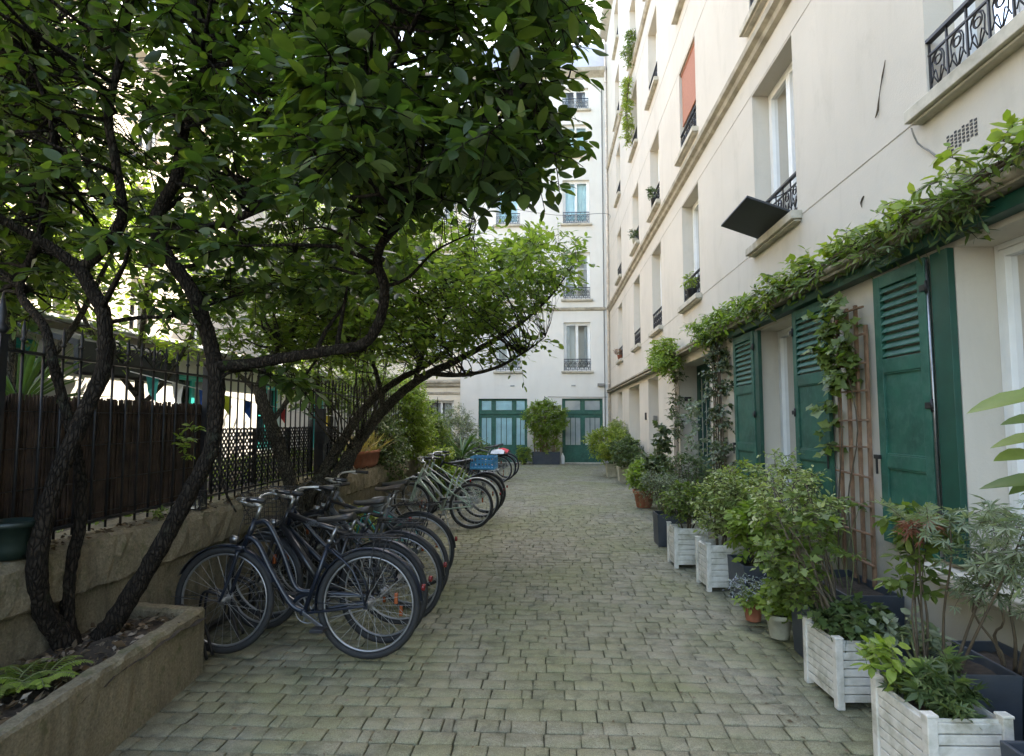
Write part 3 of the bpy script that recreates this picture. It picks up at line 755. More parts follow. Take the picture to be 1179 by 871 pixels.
m = MB(FB); m.box(-.3, -.2, .001, .05, 1.0, 1.15)
for x in (-1.35, 1.0):
    m.box(x, x + .16, .001, .03, 2.95, 3.0)
m.build('vent', M['chrome'], eb)
m = MB(FB); m.tube([(-.02, .01, 2.5), (-.02, .15, 2.56), (-.02, .22, 2.5), (-.02, .22, 2.45)], .012, 6, 3); m.lathe((-.02, .22, 2.25), [(.02, 0), (.07, .03), (.08, .15), (.03, .2), (0, .22)][::1], 12) if False else None
m.build('lamp_bracket', M['iron'], eb)
m = MB(FB); m.tube([(.1, .012, 2.55), (1.4, .012, 2.53), (2.36, .012, 2.53)], .010, 5); m.tube([(2.28, .02, 0), (2.28, .02, 2.6), (2.28, .02, 15)], .02, 6); m.box(2.0, 2.25, .02, .16, 2.95, 3.05); m.build('cable_run', M['cable'], eb)
# little hanging lamp under the bracket
hl = thing('wall_lantern', 'small dark lantern hanging between the two green double doors', 'lantern', (-.02, YB - .22, 2.2))
MB().lathe((-.02, YB - .22, 2.2), [(.02, 0), (.06, .02), (.07, .16), (.09, .17), (.02, .25), (0, .25)], 10).build('lamp_body', M['iron'], hl)
MB().lathe((-.02, YB - .22, 2.22), [(.045, 0), (.065, .13)], 10).build('lamp_glass', M['curtain'], hl)

# ---------------------------------------------------------------- beige building left of the end building
FC = lambda u, w, v: (u, 25.4 - w, v)
bb = thing('apartment_building', 'beige building behind the trees, left of the white end building', 'building', (-9, 25.4, 0))
bo = [(x, x + 1.0, c, c + 1.8, .2) for x in (-4.9, -6.9, -9.2, -11.4, -13.6) for c in (4.3, 7.2, 10.1)] + [(-5.0, -3.9, .7, 2.5, .2), (-7.4, -6.3, .7, 2.5, .2)]
m = MB(FC); facade(m, -22, -3.31, -.12, 13.4, bo, .2); m.build('wall', M['beige'], bb, fix=False)
m = MB(FC); m.box(-22, -3.31, -8, -.6, -.12, 13.3); m.build('inner_wall', M['room'], bb)
m = MB(FC); extr(m, [(.002, 3.05), (.12, 3.1), (.16, 3.2), (.22, 3.25), (.22, 3.33), (.002, 3.40)], -22, -3.32); extr(m, [(.002, 2.75), (.05, 2.78), (.05, 2.84), (.002, 2.87)], -22, -3.32); m.build('cornice', M['cornice'], bb)
m = MB(FC); extr(m, [(.25, 13.4), (-1.0, 15.3), (-8, 15.6), (-8, 13.4)], -22, -3.31); m.build('roof', M['zinc'], bb)
for o_ in bo:
    window(bb, FC, o_[0] + .002, o_[1] - .002, o_[2], o_[3], .2, 2, 2, 'curtain', (0, .8)); sill(bb, FC, o_[0], o_[1], o_[2])

# ---------------------------------------------------------------- tall building far left, beyond the garden
FLB = lambda u, w, v: (-12.5 + w, u, v)
lb = thing('apartment_building', 'tall pale building glimpsed through leaves beyond the garden on the left', 'building', (-12.5, 8, 0))
lo_ = [(y, y + 1.05, c, c + 1.8, .2) for y in (-2, 1.2, 4.4, 7.6, 10.8, 14.0, 17.2, 20.4) for c in (4.2, 7.1, 10.0)]
m = MB(FLB); facade(m, -8, 25.4, -.12, 13.0, lo_, .2); m.build('wall', M['cream'], lb, fix=False)
m = MB(FLB); m.box(-8, 25.4, -9, -.6, -.12, 12.9); m.build('inner_wall', M['room'], lb)
m = MB(FLB); extr(m, [(.002, 3.6), (.12, 3.65), (.12, 3.75), (.002, 3.8)], -8, 25.4); extr(m, [(.002, 12.7), (.25, 12.9), (.25, 13.05), (.002, 13.1)], -8, 25.4); m.build('cornice', M['cornice'], lb)
m = MB(FLB); extr(m, [(.2, 13.11), (-1.0, 15.2), (-9, 15.5), (-9, 13.11)], -8, 25.4); m.build('roof', M['zinc'], lb)
for o_ in lo_:
    window(lb, FLB, o_[0] + .002, o_[1] - .002, o_[2], o_[3], .2, 2, 2, 'curtain', (0, .8)); sill(lb, FLB, o_[0], o_[1], o_[2])

# ---------------------------------------------------------------- garden pavilion behind the fence
FG = lambda u, w, v: (-6.4 + w, u, v)
gp = thing('garden_pavilion', 'low white pavilion with teal windows and tiled eaves behind the fence', 'building', (-6.4, 8, .8))
gops = [(2.0, 4.0, 1.1, 2.45, .12), (5.05, 6.25, 1.1, 2.4, .12), (8.3, 10.2, .9, 2.5, .12), (11.5, 13.5, .9, 2.5, .12), (15, 16.5, .9, 2.5, .12)]
gops = [(5.6, 7.25, 1.1, 2.6, .12), (1.6, 3.4, 1.1, 2.5, .12), (10.1, 11.3, 1.0, 2.45, .12), (13.0, 14.2, .95, 2.45, .12), (16, 17.2, .85, 2.45, .12)]
m = MB(FG); facade(m, -6, 20, .7, 2.95, gops, .12); m.box(19.99, 20.0, -4, 0, .7, 2.95); m.build('wall', M['freshwhite'], gp, fix=False)
m = MB(FG); m.box(-6, 20, -4, -.6, .7, 2.9); m.build('inner_wall', M['room'], gp)
m = MB(FG); extr(m, [(.25, 2.86), (.25, 2.94), (-4.5, 3.75), (-4.5, 2.96)], -6.3, 20.4); m.build('roof', M['tile'], gp)
m = MB(FG); m.tube([(-6.3, .30, 2.86), (20.4, .30, 2.86)], .05, 8); m.build('gutter', M['zinc'], gp)
for o_ in gops: window(gp, FG, o_[0] + .002, o_[1] - .002, o_[2], o_[3], .12, 2, 1, 'curtain', (0, .6), mat='teal', fw=.08)

# garden soil behind the retaining wall
slab('garden_soil', -12.5, -2.78, -6, 25.4, .80, M['soil'])
def garden_cover():
    n = 5200; x = RNG.uniform(-6.2, -2.9, n); y = RNG.uniform(1.0, 22, n)
    pos = np.stack([x, y, .80 + RNG.uniform(0, .12, n)], 1)
    o = leaf_mesh('ground_cover', pos, rand_dirs(n, .5), rand_dirs(n, 1.0), RNG.uniform(.04, .10, n), T_oval(.5), M['leafC'], None)
    tag(o, 'low green ground cover growing over the raised garden soil', 'ground cover', kind='stuff')
garden_cover()

# ---------------------------------------------------------------- retaining wall, fence, screens
rw = thing('retaining_wall', 'low mossy retaining wall with a rough overhanging coping under the fence', 'wall', (-2.7, 5, 0))
def rough_extr(prof, y0, y1, step, jit, nm, mat, par):
    m = MB(); n = int((y1 - y0) / step); rings = []
    for i in range(n + 1):
        y = y0 + (y1 - y0) * i / n
        rings.append([m.pt((x + random.uniform(-jit, jit) * (0 if x < -2.95 else 1), y, z + random.uniform(-jit, jit) * (.3 if z < .1 else 1))) for x, z in prof])
    k = len(prof)
    for i in range(n):
        for q in range(k): m.face((rings[i][q], rings[i][(q + 1) % k], rings[i + 1][(q + 1) % k], rings[i + 1][q]), False)
    m.face(rings[0][::-1]); m.face(rings[-1]); o = m.build(nm, mat, par)
    return o
rough_extr([(-3.0, -.1), (-2.62, -.1), (-2.62, .08), (-2.625, .2), (-2.62, .32), (-2.625, .45), (-2.62, .60), (-3.0, .60)], .2, 22.5, .07, .007, 'wall_face', M['oldwall'], rw)
rough_extr([(-3.0, .603), (-2.60, .600), (-2.575, .615), (-2.572, .68), (-2.575, .76), (-2.585, .83), (-2.60, .862), (-2.64, .878), (-2.72, .882), (-2.8, .88), (-3.0, .88)], .2, 22.5, .055, .009, 'coping', M['oldwall'], rw)
# dry debris on top of the coping
n = 700; pos = np.stack([RNG.uniform(-2.78, -2.6, n), RNG.uniform(1.5, 9.4, n), .885 + RNG.uniform(0, .015, n)], 1)
o = leaf_mesh('leaf_debris', pos, rand_dirs(n, 0, .2), rand_dirs(n, 1.2), RNG.uniform(.02, .06, n), T_diamond(.5, .15), M['litter'], None)
tag(o, 'dry leaves lying along the top of the low wall', 'leaf litter', kind='stuff')

fence = thing('iron_fence', 'black iron railings with spear tips standing on the low wall', 'fence', (-2.75, 5, .88))
XF = -2.75
def spear(m, x, y, z0, z1, r=.008):
    m.tube([(x, y, z0), (x, y, z1)], r, 5); m.lathe((x, y, z1 - .005), [(r, 0), (.018, .012), (r * .8, .024), (.014, .05), (.002, .12)], 6)
posts = [1.0, 2.86, 4.72, 7.1, 9.6, 12.4, 15.2]
for k in range(len(posts) - 1):
    y0, y1 = posts[k], posts[k + 1]; m = MB(); n = int((y1 - y0) / .125)
    for i in range(1, n): spear(m, XF, y0 + (y1 - y0) * i / n, .90, 1.99 + random.uniform(-.01, .01))
    m.build('picket_row', M['iron'], fence, fix=False)
    m = MB(); m.box(XF - .02, XF + .02, y0 + .025, y1 - .025, 1.915, 1.93); m.build('rail', M['iron'], fence)
    m = MB(); m.box(XF - .02, XF + .02, y0 + .025, y1 - .025, .95, .965); m.build('rail', M['iron'], fence)
for y in posts:
    m = MB(); m.box(XF - .022, XF + .022, y - .022, y + .022, .80, 2.0); m.lathe((XF, y, 2.0), [(.02, 0), (.035, .03), (.015, .06), (.022, .10), (.002, .22)], 8); m.build('post', M['iron'], fence)
m = MB()
for y in (3.75, 4.05):   # scroll ironwork on the top rail
    for sg in (-1, 1):
        m.tube([(XF, y, 1.93)] + [(XF, y + sg * (.07 + (.055 * (1 - t / 14)) * math.cos(t * .55)), 2.02 + .055 * (1 - t / 16) * math.sin(t * .55)) for t in range(14)], .006, 5)
m.build('scrollwork', M['iron'], fence, fix=False)
m = MB(); m.box(XF + .02, XF + .10, 7.06, 7.14, .80, 1.72); m.box(XF + .02, XF + .12, 7.04, 7.17, 1.30, 1.45); m.build('gate_post', M['iron'], fence, bevel=.004)

rs = thing('reed_screen', 'dark brown reed screen tied behind the railings at the left', 'screen', (-2.8, 3, .92))
m = MB(); y = .9
while y < 4.82:
    w = random.uniform(.006, .014)
    if random.random() > .012:
        dx = random.uniform(-.008, .008); t = 1.70 + random.uniform(-.010, .008); b = .93 + random.uniform(0, .02); l = random.uniform(-.012, .012)
        m.obox((-2.80 + dx, y + l / 2, (t + b) / 2), ((1, 0, 0), Vector((0, 1, -l)).normalized(), Vector((0, l, t - b)).normalized()), (.007, w, t - b))
    y += w * .92
y = .9
while y < 4.80:
    m.box(-2.822, -2.815, y, y + .019, .93, 1.66 + random.uniform(0, .02)); y += .0195
m.build('reeds', M['reed'], rs, fix=False)
m = MB()
for z in (1.0, 1.2, 1.42, 1.62): m.tube([(-2.79, .9, z), (-2.79, 2.9, z - .01), (-2.79, 4.8, z)], .003, 4, 4)
m.build('binding_wire', M['iron'], rs, fix=False)

lt = thing('lattice_screen', 'black diamond lattice panels fixed to the lower part of the railings', 'screen', (-2.8, 6.4, .92))
def lattice(y0, y1, z0, z1, sp=.062):
    m = MB(); X = -2.785; H = z1 - z0; k = y0 - H
    while k < y1:
        for sg in (1, -1):
            a0 = k if sg > 0 else k + H; pts = []
            # clip the diagonal (y = a0 + sg*t, z = z0 + t)
            t0, t1 = 0, H
            if sg > 0: t0 = max(t0, y0 - a0); t1 = min(t1, y1 - a0)
            else: t0 = max(t0, a0 - y1); t1 = min(t1, a0 - y0)
            if t1 - t0 > .01: m.bar((X + sg * .004, a0 + sg * t0, z0 + t0), (X + sg * .004, a0 + sg * t1, z0 + t1), .006, .016, up=(0, 0, 1))
        k += sp
    m.box(X - .01, X + .01, y0, y0 + .02, z0, z1); m.box(X - .01, X + .01, y1 - .02, y1, z0, z1)
    return m.build('lattice_panel', M['iron'], lt, fix=False)
for a, b in ((4.88, 5.62), (5.64, 6.36), (6.38, 7.02), (7.2, 7.95)): lattice(a, b, .97, 1.50)

# bunting in the garden
bt = thing('bunting', 'string of coloured pennants hanging in the garden behind the fence', 'bunting', (-4.2, 6, 2.0))
pa = at(150, 428, X=-3.35); pb = at(430, 482, X=-3.35)
P = [pa.lerp(pb, t / 12) - Vector((0, 0, .10 * math.sin(PI * t / 12))) for t in range(13)]
MB().tube(P, .004, 4).build('string', M['frame_white'], bt, fix=False)
for px, mn, lb_ in ((176, 'teal', 'teal pennant'), (205, 'frame_white', 'white pennant'), (235, 'pennantblue', 'blue pennant'), (262, 'leafY', 'yellow pennant'), (286, 'pennantblue', 'blue pennant'), (327, 'red', 'red pennant'), (377, 'yellow', 'yellow pennant')):
    yy = at(px, 428 + (px - 150) * 54 / 280, X=-3.35).y; t = (yy - pa.y) / (pb.y - pa.y) * 12; k = int(t); c = P[k].lerp(P[k + 1], t - k); d = (P[k + 1] - P[k]).normalized() * .085
    m = MB(); i = [m.pt(c - d), m.pt(c + d), m.pt(c + d * .4 + Vector((.015, 0, -.13))), m.pt(c + Vector((.04, 0, -.22))), m.pt(c - d * .4 + Vector((-.015, 0, -.13)))]
    m.face(i); o = m.build('flag', M[mn], bt, fix=False); o['label'] = lb_
# dark awning
aw = thing('awning', 'dark rolled fabric awning hanging below the pavilion eaves', 'awning', (-5.3, 6, 2.2))
a0 = at(88, 432, X=-5.2); a1 = at(205, 447, X=-5.2)
m = MB(); y0, y1 = a0.y, a1.y
extr2 = [(-6.1, 2.72), (-5.2, 2.48), (-5.18, 2.12), (-5.24, 2.12), (-5.26, 2.42), (-6.1, 2.66)]
i = [[m.pt((x, y, z)) for x, z in extr2] for y in (y0, y1)]
for q in range(6): m.face((i[0][q], i[0][(q + 1) % 6], i[1][(q + 1) % 6], i[1][q]))
m.face(i[0][::-1]); m.face(i[1]); m.build('canopy', M['awn'], aw, bevel=.01)
m = MB(); m.tube([(-5.22, y0, 2.12), (-5.22, y1, 2.12)], .03, 8); m.build('bar', M['iron'], aw)
for y in (y0 + .1, y1 - .1): MB().tube([(-6.38, y, 2.4), (-5.8, y, 2.3), (-5.25, y, 2.2)], .015, 6).build('arm', M['iron'], aw)

# ================================================================== TREES
def A_(px, py, Y): return at(px, py, Y=Y)

def tree(name, label, base, limbs, clumps, leafm, bark, T=5, L=7, r=.22, leaf=.11, tmpl=None, droop=.25, group=None, r0=.012, tw=.0035, nz=1.0, wob=.10, seg=11):
    t = thing(name, label, 'tree', base, group)
    mb = MB(); LP = []
    for pts, rs in limbs:
        mb.tube(pts, rs, n=seg + 3, sub=9, wob=wob); LP += limb_points(pts, rs)
    mb.build('trunk', M[bark], t, fix=False)
    b = MB(); tubes_to(b, LP, clumps, r0, .0025, k=.008 if r0 > .01 else .0035)
    pos, dr, nr, segs = sprigs(clumps, r, T, L, .1, .55, droop, nz)
    for s in segs: b.tube(s, [tw, tw * .5], n=3, caps=False)
    b.build('branches', M[bark], t, fix=False)
    leaf_mesh('crown', pos, dr, nr, leaf * RNG.uniform(.6, 1.2, len(pos)), tmpl or T_oval(.42), M[leafm], t)
    return t

def clump_zone(poly, n, ya, yb, zmin=1.2):
    q = poly_sample(poly, n); out = []
    for x, y in q:
        p = at(x, y, Y=RNG.uniform(ya, yb))
        if p.z > zmin and p.x < 2.2: out.append(np.array(p))
    return out

bA = at(100, 747, Z=.34)
S1 = [A_(90, 760, 3.2), A_(72, 735, 3.12), A_(48, 700, 3.0), A_(42, 654, 2.93), A_(50, 600, 2.95), A_(70, 540, 3.0), A_(100, 470, 3.08), A_(120, 420, 3.12), A_(119, 362, 3.1), A_(103, 330, 3.1), A_(92, 308, 3.1)]
limbsA = [
 (S1, [.088, .072, .062, .058, .055, .052, .050, .048, .046, .044, .042]),
 ([A_(92, 310, 3.1), A_(70, 293, 3.05), A_(42, 275, 3.0), A_(0, 252, 2.9), A_(-60, 215, 2.7), A_(-140, 120, 2.6)], [.042, .036, .032, .028, .02, .01]),
 ([A_(93, 310, 3.1), A_(112, 294, 3.1), A_(131, 268, 3.05), A_(141, 240, 3.0), A_(132, 180, 2.9), A_(125, 130, 2.85), A_(140, 60, 2.8), A_(152, -20, 2.7), A_(140, -140, 2.6)], [.042, .037, .033, .03, .027, .025, .022, .016, .007]),
 ([A_(88, 745, 3.22), A_(78, 715, 3.17), A_(80, 660, 3.17), A_(93, 600, 3.2), A_(92, 546, 3.2), A_(84, 505, 3.17), A_(67, 440, 3.1), A_(60, 412, 3.05), A_(50, 375, 3.1), A_(25, 342, 3.2), A_(27, 314, 3.2), A_(42, 282, 3.2), A_(52, 235, 3.2), A_(60, 150, 3.2), A_(30, 60, 3.2)], [.05, .043, .038, .036, .034, .032, .03, .028, .026, .024, .022, .018, .008]),
 ([A_(100, 752, 3.28), A_(122, 728, 3.3), A_(151, 686, 3.32), A_(186, 627, 3.35), A_(218, 568, 3.38), A_(242, 519, 3.4), A_(250, 460, 3.4), A_(247, 418, 3.4), A_(236, 375, 3.4), A_(221, 335, 3.35), A_(194, 297, 3.3), A_(180, 264, 3.25), A_(187, 235, 3.2), A_(203, 205, 3.15), A_(212, 150, 3.1), A_(235, 80, 3.0), A_(222, 10, 2.9), A_(240, -90, 2.8), A_(250, -200, 2.7)],
  [.085, .070, .060, .057, .054, .052, .054, .052, .048, .045, .042, .038, .033, .026, .018, .008]),
 ([A_(247, 421, 3.4), A_(280, 420, 3.38), A_(330, 412, 3.35), A_(380, 404, 3.3), A_(418, 396, 3.25), A_(436, 372, 3.2), A_(443, 334, 3.15), A_(435, 303, 3.1), A_(441, 279, 3.05), A_(469, 248, 2.95), A_(500, 215, 2.8), A_(540, 160, 2.6), A_(590, 110, 2.4), A_(640, 60, 2.25)], [.042, .040, .038, .036, .035, .034, .032, .030, .028, .024, .019, .013, .006]),
 ([A_(194, 262, 3.2), A_(240, 262, 3.1), A_(300, 240, 3.0), A_(350, 215, 2.9), A_(395, 150, 2.7), A_(440, 90, 2.5), A_(480, 20, 2.3), A_(520, -80, 2.1)], [.030, .027, .025, .022, .018, .013, .006]),
 ([A_(122, 372, 3.12), A_(160, 366, 3.2), A_(200, 364, 3.3), A_(240, 352, 3.5), A_(290, 330, 3.8), A_(340, 290, 4.0)], [.016, .014, .012, .010, .008, .004]),
 ([A_(251, 520, 3.42), A_(258, 562, 3.45), A_(272, 590, 3.5)], [.012, .009, .006]),
 ([A_(250, 450, 3.4), A_(262, 430, 3.4), A_(300, 428, 3.5), A_(330, 440, 3.7)], [.014, .012, .008, .004]),
 ([A_(441, 300, 3.1), A_(410, 280, 3.2), A_(370, 262, 3.3), A_(330, 270, 3.4)], [.014, .011, .008, .004]),
 ([A_(443, 330, 3.15), A_(470, 320, 3.2), A_(500, 290, 3.2), A_(540, 270, 3.1)], [.014, .011, .008, .004]),
]
cl = []
cl += clump_zone([(400, -90), (650, -90), (665, 20), (655, 95), (625, 140), (596, 168), (560, 185), (500, 205), (400, 200), (340, 150)], 150, 2.0, 3.4)
cl += clump_zone([(440, 200), (560, 190), (600, 180), (560, 215), (500, 240), (440, 250)], 14, 2.6, 3.4)
cl += clump_zone([(-160, -90), (430, -90), (430, 250), (330, 290), (170, 300), (0, 250), (-160, 240)], 520, 2.5, 5.4)
cl += clump_zone([(-160, -90), (230, -90), (230, 260), (-160, 250)], 70, 3.6, 5.8)
cl += clump_zone([(560, 160), (640, 110), (652, 160), (622, 205), (585, 228), (540, 232)], 20, 2.3, 3.3)
cl += clump_zone([(-60, 240), (90, 250), (80, 350), (20, 370), (-60, 370)], 30, 3.2, 4.6)
cl += clump_zone([(150, 290), (460, 270), (500, 300), (420, 350), (300, 365), (180, 360)], 44, 3.2, 4.6)
cl += clump_zone([(250, 430), (340, 425), (345, 450), (260, 455)], 3, 3.4, 3.7)
cl += clump_zone([(-400, -600), (740, -600), (760, -90), (-400, -90)], 170, 1.6, 4.6)
limbsA = [(p, [q * .80 for q in r_]) for p, r_ in limbsA]
tree('magnolia_tree', 'dark multi-stemmed tree with big glossy leaves rising from the concrete planter bed', bA, limbsA, np.array(cl), 'leafA', 'bark', T=5, L=7, r=.20, leaf=.096, tmpl=T_oval(.44, .10, -.14, True), droop=.3)

# small-leaved tree leaning out from the wall farther on
bB = (-2.35, 6.55, 0)
limbsB = [
 ([(-2.30, 6.6, -.02), A_(368, 590, 6.5), A_(392, 545, 6.7), A_(412, 510, 7.0), A_(440, 474, 7.5), A_(478, 440, 7.6), A_(520, 418, 7.7), A_(560, 397, 7.8), A_(600, 372, 7.9), A_(635, 340, 8.0), A_(660, 305, 8.1)], [.12, .10, .085, .073, .064, .054, .045, .035, .025, .016, .007]),
 ([(-2.40, 6.5, -.02), A_(352, 582, 6.3), A_(366, 556, 6.5), A_(390, 515, 7.0), A_(420, 470, 8.0), A_(455, 440, 8.1), A_(500, 415, 8.2), A_(540, 380, 8.3), A_(575, 345, 8.4), A_(600, 300, 8.4)], [.10, .083, .072, .062, .053, .044, .032, .022, .014, .007]),
 ([A_(495, 430, 7.65), A_(530, 432, 7.5), A_(570, 424, 7.4), A_(605, 405, 7.3), A_(628, 388, 7.3)], [.035, .028, .02, .012, .005]),
 ([A_(442, 476, 7.5), A_(436, 440, 7.6), A_(425, 410, 7.7), A_(400, 370, 7.9), A_(380, 320, 8.1)], [.035, .03, .025, .016, .007]),
 ([A_(478, 441, 7.6), A_(490, 400, 7.7), A_(520, 350, 7.9), A_(540, 300, 8.1), A_(548, 255, 8.2)], [.035, .03, .022, .014, .006]),
]
cl = clump_zone([(280, 340), (320, 270), (430, 235), (520, 262), (590, 272), (640, 282), (610, 305), (575, 330), (545, 352), (510, 375), (470, 400), (400, 420), (330, 415)], 420, 5.6, 9.5)
cl += clump_zone([(640, 262), (690, 262), (665, 300), (620, 335), (585, 360), (600, 300)], 14, 7.2, 8.2)
cl += clump_zone([(560, 400), (620, 372), (628, 392), (560, 425)], 6, 7.2, 7.8)
cl += clump_zone([(470, 385), (560, 350), (640, 300), (655, 310), (610, 360), (560, 385), (500, 410)], 60, 6.6, 8.6)
cl += clump_zone([(260, 120), (480, 120), (500, 240), (270, 240)], 90, 6.5, 10.5)
tree('maple_tree', 'tree with fine light green leaves on two leaning trunks beside the low wall', bB, limbsB, np.array(cl), 'leafB', 'bark_grey', T=6, L=8, r=.36, leaf=.095, tmpl=T_oval(.46, .08, -.08), droop=.2, r0=.006, tw=.003)

limbsC = [
 ([(-2.46, 6.05, -.02), A_(345, 600, 6.0), A_(334, 556, 5.9), A_(321, 513, 5.75), A_(309, 480, 5.6), A_(300, 455, 5.6), A_(303, 432, 5.8), A_(318, 404, 6.1), A_(335, 384, 6.6), A_(345, 350, 6.7), A_(360, 300, 6.8)], [.085, .075, .068, .062, .058, .054, .045, .038, .03, .02, .01]),
 ([A_(300, 458, 5.6), A_(285, 440, 6.4), A_(262, 420, 6.4), A_(235, 380, 6.4)], [.035, .028, .018, .006]),
 ([A_(312, 488, 5.62), A_(332, 460, 5.9), A_(352, 432, 6.3), A_(375, 400, 6.3)], [.025, .022, .016, .006]),
]
cl = clump_zone([(220, 380), (280, 300), (360, 270), (400, 330), (390, 410), (300, 440)], 70, 5.8, 7.4)
tree('young_tree', 'grey-barked tree standing against the lattice screen', (-2.46, 6.05, 0), limbsC, np.array(cl), 'leafC', 'bark_grey', T=5, L=7, r=.30, leaf=.09, droop=.25, r0=.012)

for (x, y, h, rad, lab, lm, n) in ((-5.3, 7.5, 3.0, (1.2, 1.5, 1.2), 'light green garden tree rising over the pavilion roof behind the fence', 'leafB', 110),
                               (-4.6, 12.5, 2.4, (1.0, 1.7, 1.2), 'bushy garden tree behind the fence near its far end', 'leafC', 110),
                               (-4.4, 4.6, 3.1, (.8, 1.2, 1.0), 'garden tree behind the reed screen with loose green foliage', 'leafC', 60),
                               (-4.9, 18.0, 3.4, (1.5, 2.2, 1.8), 'tall garden tree standing before the beige building', 'leafB', 130)):
    d = rand_dirs(n) * RNG.uniform(.35, 1, (n, 1)) ** .5 * np.array(rad); c = np.array([x, y, h + .5]) + d
    tree('garden_tree', lab, (x, y, .8), [([(x, y, .75), (x + .05, y, 1.6), (x - .05, y + .1, 2.4), (x + .1, y, h + .6)], [.07, .06, .05, .02]),
        ([(x, y, 1.7), (x + .3, y + .3, 2.3), (x + .6, y + .6, h + .4)], [.035, .028, .01]), ([(x, y, 1.9), (x - .3, y - .4, 2.6), (x - .5, y - .8, h + .5)], [.035, .028, .01])],
        c, lm, 'bark_grey', T=5, L=7, r=.38, leaf=.115, tmpl=T_oval(.5), droop=.2)

# ---------------------------------------------------------------- concrete bed
pb = thing('concrete_planter', 'long mossy concrete planter bed in the left foreground', 'planter', (-2.3, 2.5, 0))
def quadwall(pts_out, pts_in, z0, z1, nm, seg=.10, jit=.004):
    m = MB()
    for k in range(len(pts_out) - 1):
        a, b = Vector(pts_out[k]), Vector(pts_out[k + 1]); c, d = Vector(pts_in[k]), Vector(pts_in[k + 1]); n = max(2, int((b - a).length / seg)); R_ = []
        for i in range(n + 1):
            t = i / n; o = a.lerp(b, t); q = c.lerp(d, t); e = lambda: (random.uniform(-jit, jit) if 0 < i < n else 0)
            o3 = lambda z, s=0: (o.x + (q.x - o.x) * s + e(), o.y + (q.y - o.y) * s + e(), z + e())
            R_.append([m.pt(o3(z0)), m.pt(o3(z0 + (z1 - z0) * .5)), m.pt(o3(z1 - .02)), m.pt(o3(z1, .12)), m.pt(o3(z1 + .002, .5)), m.pt(o3(z1, .88)), m.pt((q.x, q.y, z1 - .02)), m.pt((q.x, q.y, z0))])
        for i in range(n):
            for q in range(8): m.face((R_[i][q], R_[i][(q + 1) % 8], R_[i + 1][(q + 1) % 8], R_[i + 1][q]), False)
        m.face(R_[0][::-1]); m.face(R_[-1])
    return m.build(nm, M['concrete'], pb)
quadwall([(-1.86, .6), (-2.13, 3.73)], [(-1.945, .6), (-2.21, 3.64)], -.02, .405, 'side_wall', .06, .005)
quadwall([(-2.13, 3.731), (-2.61, 3.80)], [(-2.21, 3.641), (-2.61, 3.71)], -.02, .405, 'end_wall', .06)
m = MB(); nx, ny = 10, 40
G = [[m.pt((-2.61 + (.68 - .10 * j / ny * 1.6) * i / nx, .6 + 3.1 * j / ny, .335 + random.uniform(-.012, .018) + .03 * math.exp(-((.6 + 3.1 * j / ny - 3.25) ** 2) / .08))) for i in range(nx + 1)] for j in range(ny + 1)]
for j in range(ny):
    for i in range(nx): m.face((G[j][i], G[j][i + 1], G[j + 1][i + 1], G[j + 1][i]), True)
m.build('soil', M['soil'], pb, fix=False)
n = 900; y = RNG.uniform(1.4, 3.65, n); x = -2.6 + RNG.random(n) * (.55 - .04 * (y - 1.4))
o = leaf_mesh('mulch', np.stack([x, y, .36 + RNG.uniform(0, .02, n)], 1), rand_dirs(n, 0, .25), rand_dirs(n, 1.2), RNG.uniform(.02, .075, n), T_diamond(.45, .12), M['litter'], None)
tag(o, 'dry brown leaves mulching the soil of the concrete bed', 'leaf litter', kind='stuff')

def fern(name, label, base, n, length, mat, rise=.6, leaf=.05, group=None):
    t = thing(name, label, 'plant', base, group); b = Vector(base); mb = MB(); P = []; D = []; Nn = []; Z = []
    for k in range(n):
        a = 2 * PI * k / n + random.uniform(-.3, .3); L = length * random.uniform(.7, 1.1); h = Vector((math.cos(a), math.sin(a), 0))
        pts = [b + h * (L * s) + Vector((0, 0, rise * L * math.sin(s * 2.2) * .8)) for s in (0, .25, .5, .75, 1)]
        mb.tube(pts, [.004, .0015], 4, 2, caps=False); C = catmull(pts, 5); side = h.cross(Vector((0, 0, 1)))
        for i, p in enumerate(C[2:]):
            w = 1 - abs(i / len(C) - .35) * 1.1
            for sg in (-1, 1): P.append(p); D.append(side * sg + h * .45 + Vector((0, 0, -.15))); Nn.append(Vector((0, 0, 1)) + h * .2); Z.append(leaf * max(.25, w) * random.uniform(.8, 1.1))
    mb.build('stem', M['greentwig'], t, fix=False)
    leaf_mesh('fronds', np.array(P), np.array(D), np.array(Nn), np.array(Z), T_oval(.35), mat, t); return t
p = at(42, 792, Z=.36); fern('fern', 'low green fern in the near corner of the concrete bed', p, 11, .20, M['leafBr'], .5, .055)
p = at(8, 800, Z=.36); fern('fern', 'low green fern at the very left edge of the concrete bed', p, 9, .2, M['leafC'], .5, .055)
p = at(216, 548, X=-2.66); bush('sapling', 'small pale sapling leaves in front of the reed screen', 'plant', (p.x, p.y, .88), (p.x, p.y, at(216, 505, X=-2.66).z), (.07, .08, .13), M['leafBr'], 7, 3, 4, .055, stems=1, r=.05, stem_r=.003)
p = at(182, 592, X=-2.66); bush('sapling', 'tiny sprig of leaves on the wall top beside the dark trunk', 'plant', (p.x, p.y, .88), (p.x, p.y, p.z + .02), (.04, .05, .04), M['leafC'], 4, 3, 3, .045, stems=1, r=.04, stem_r=.003)
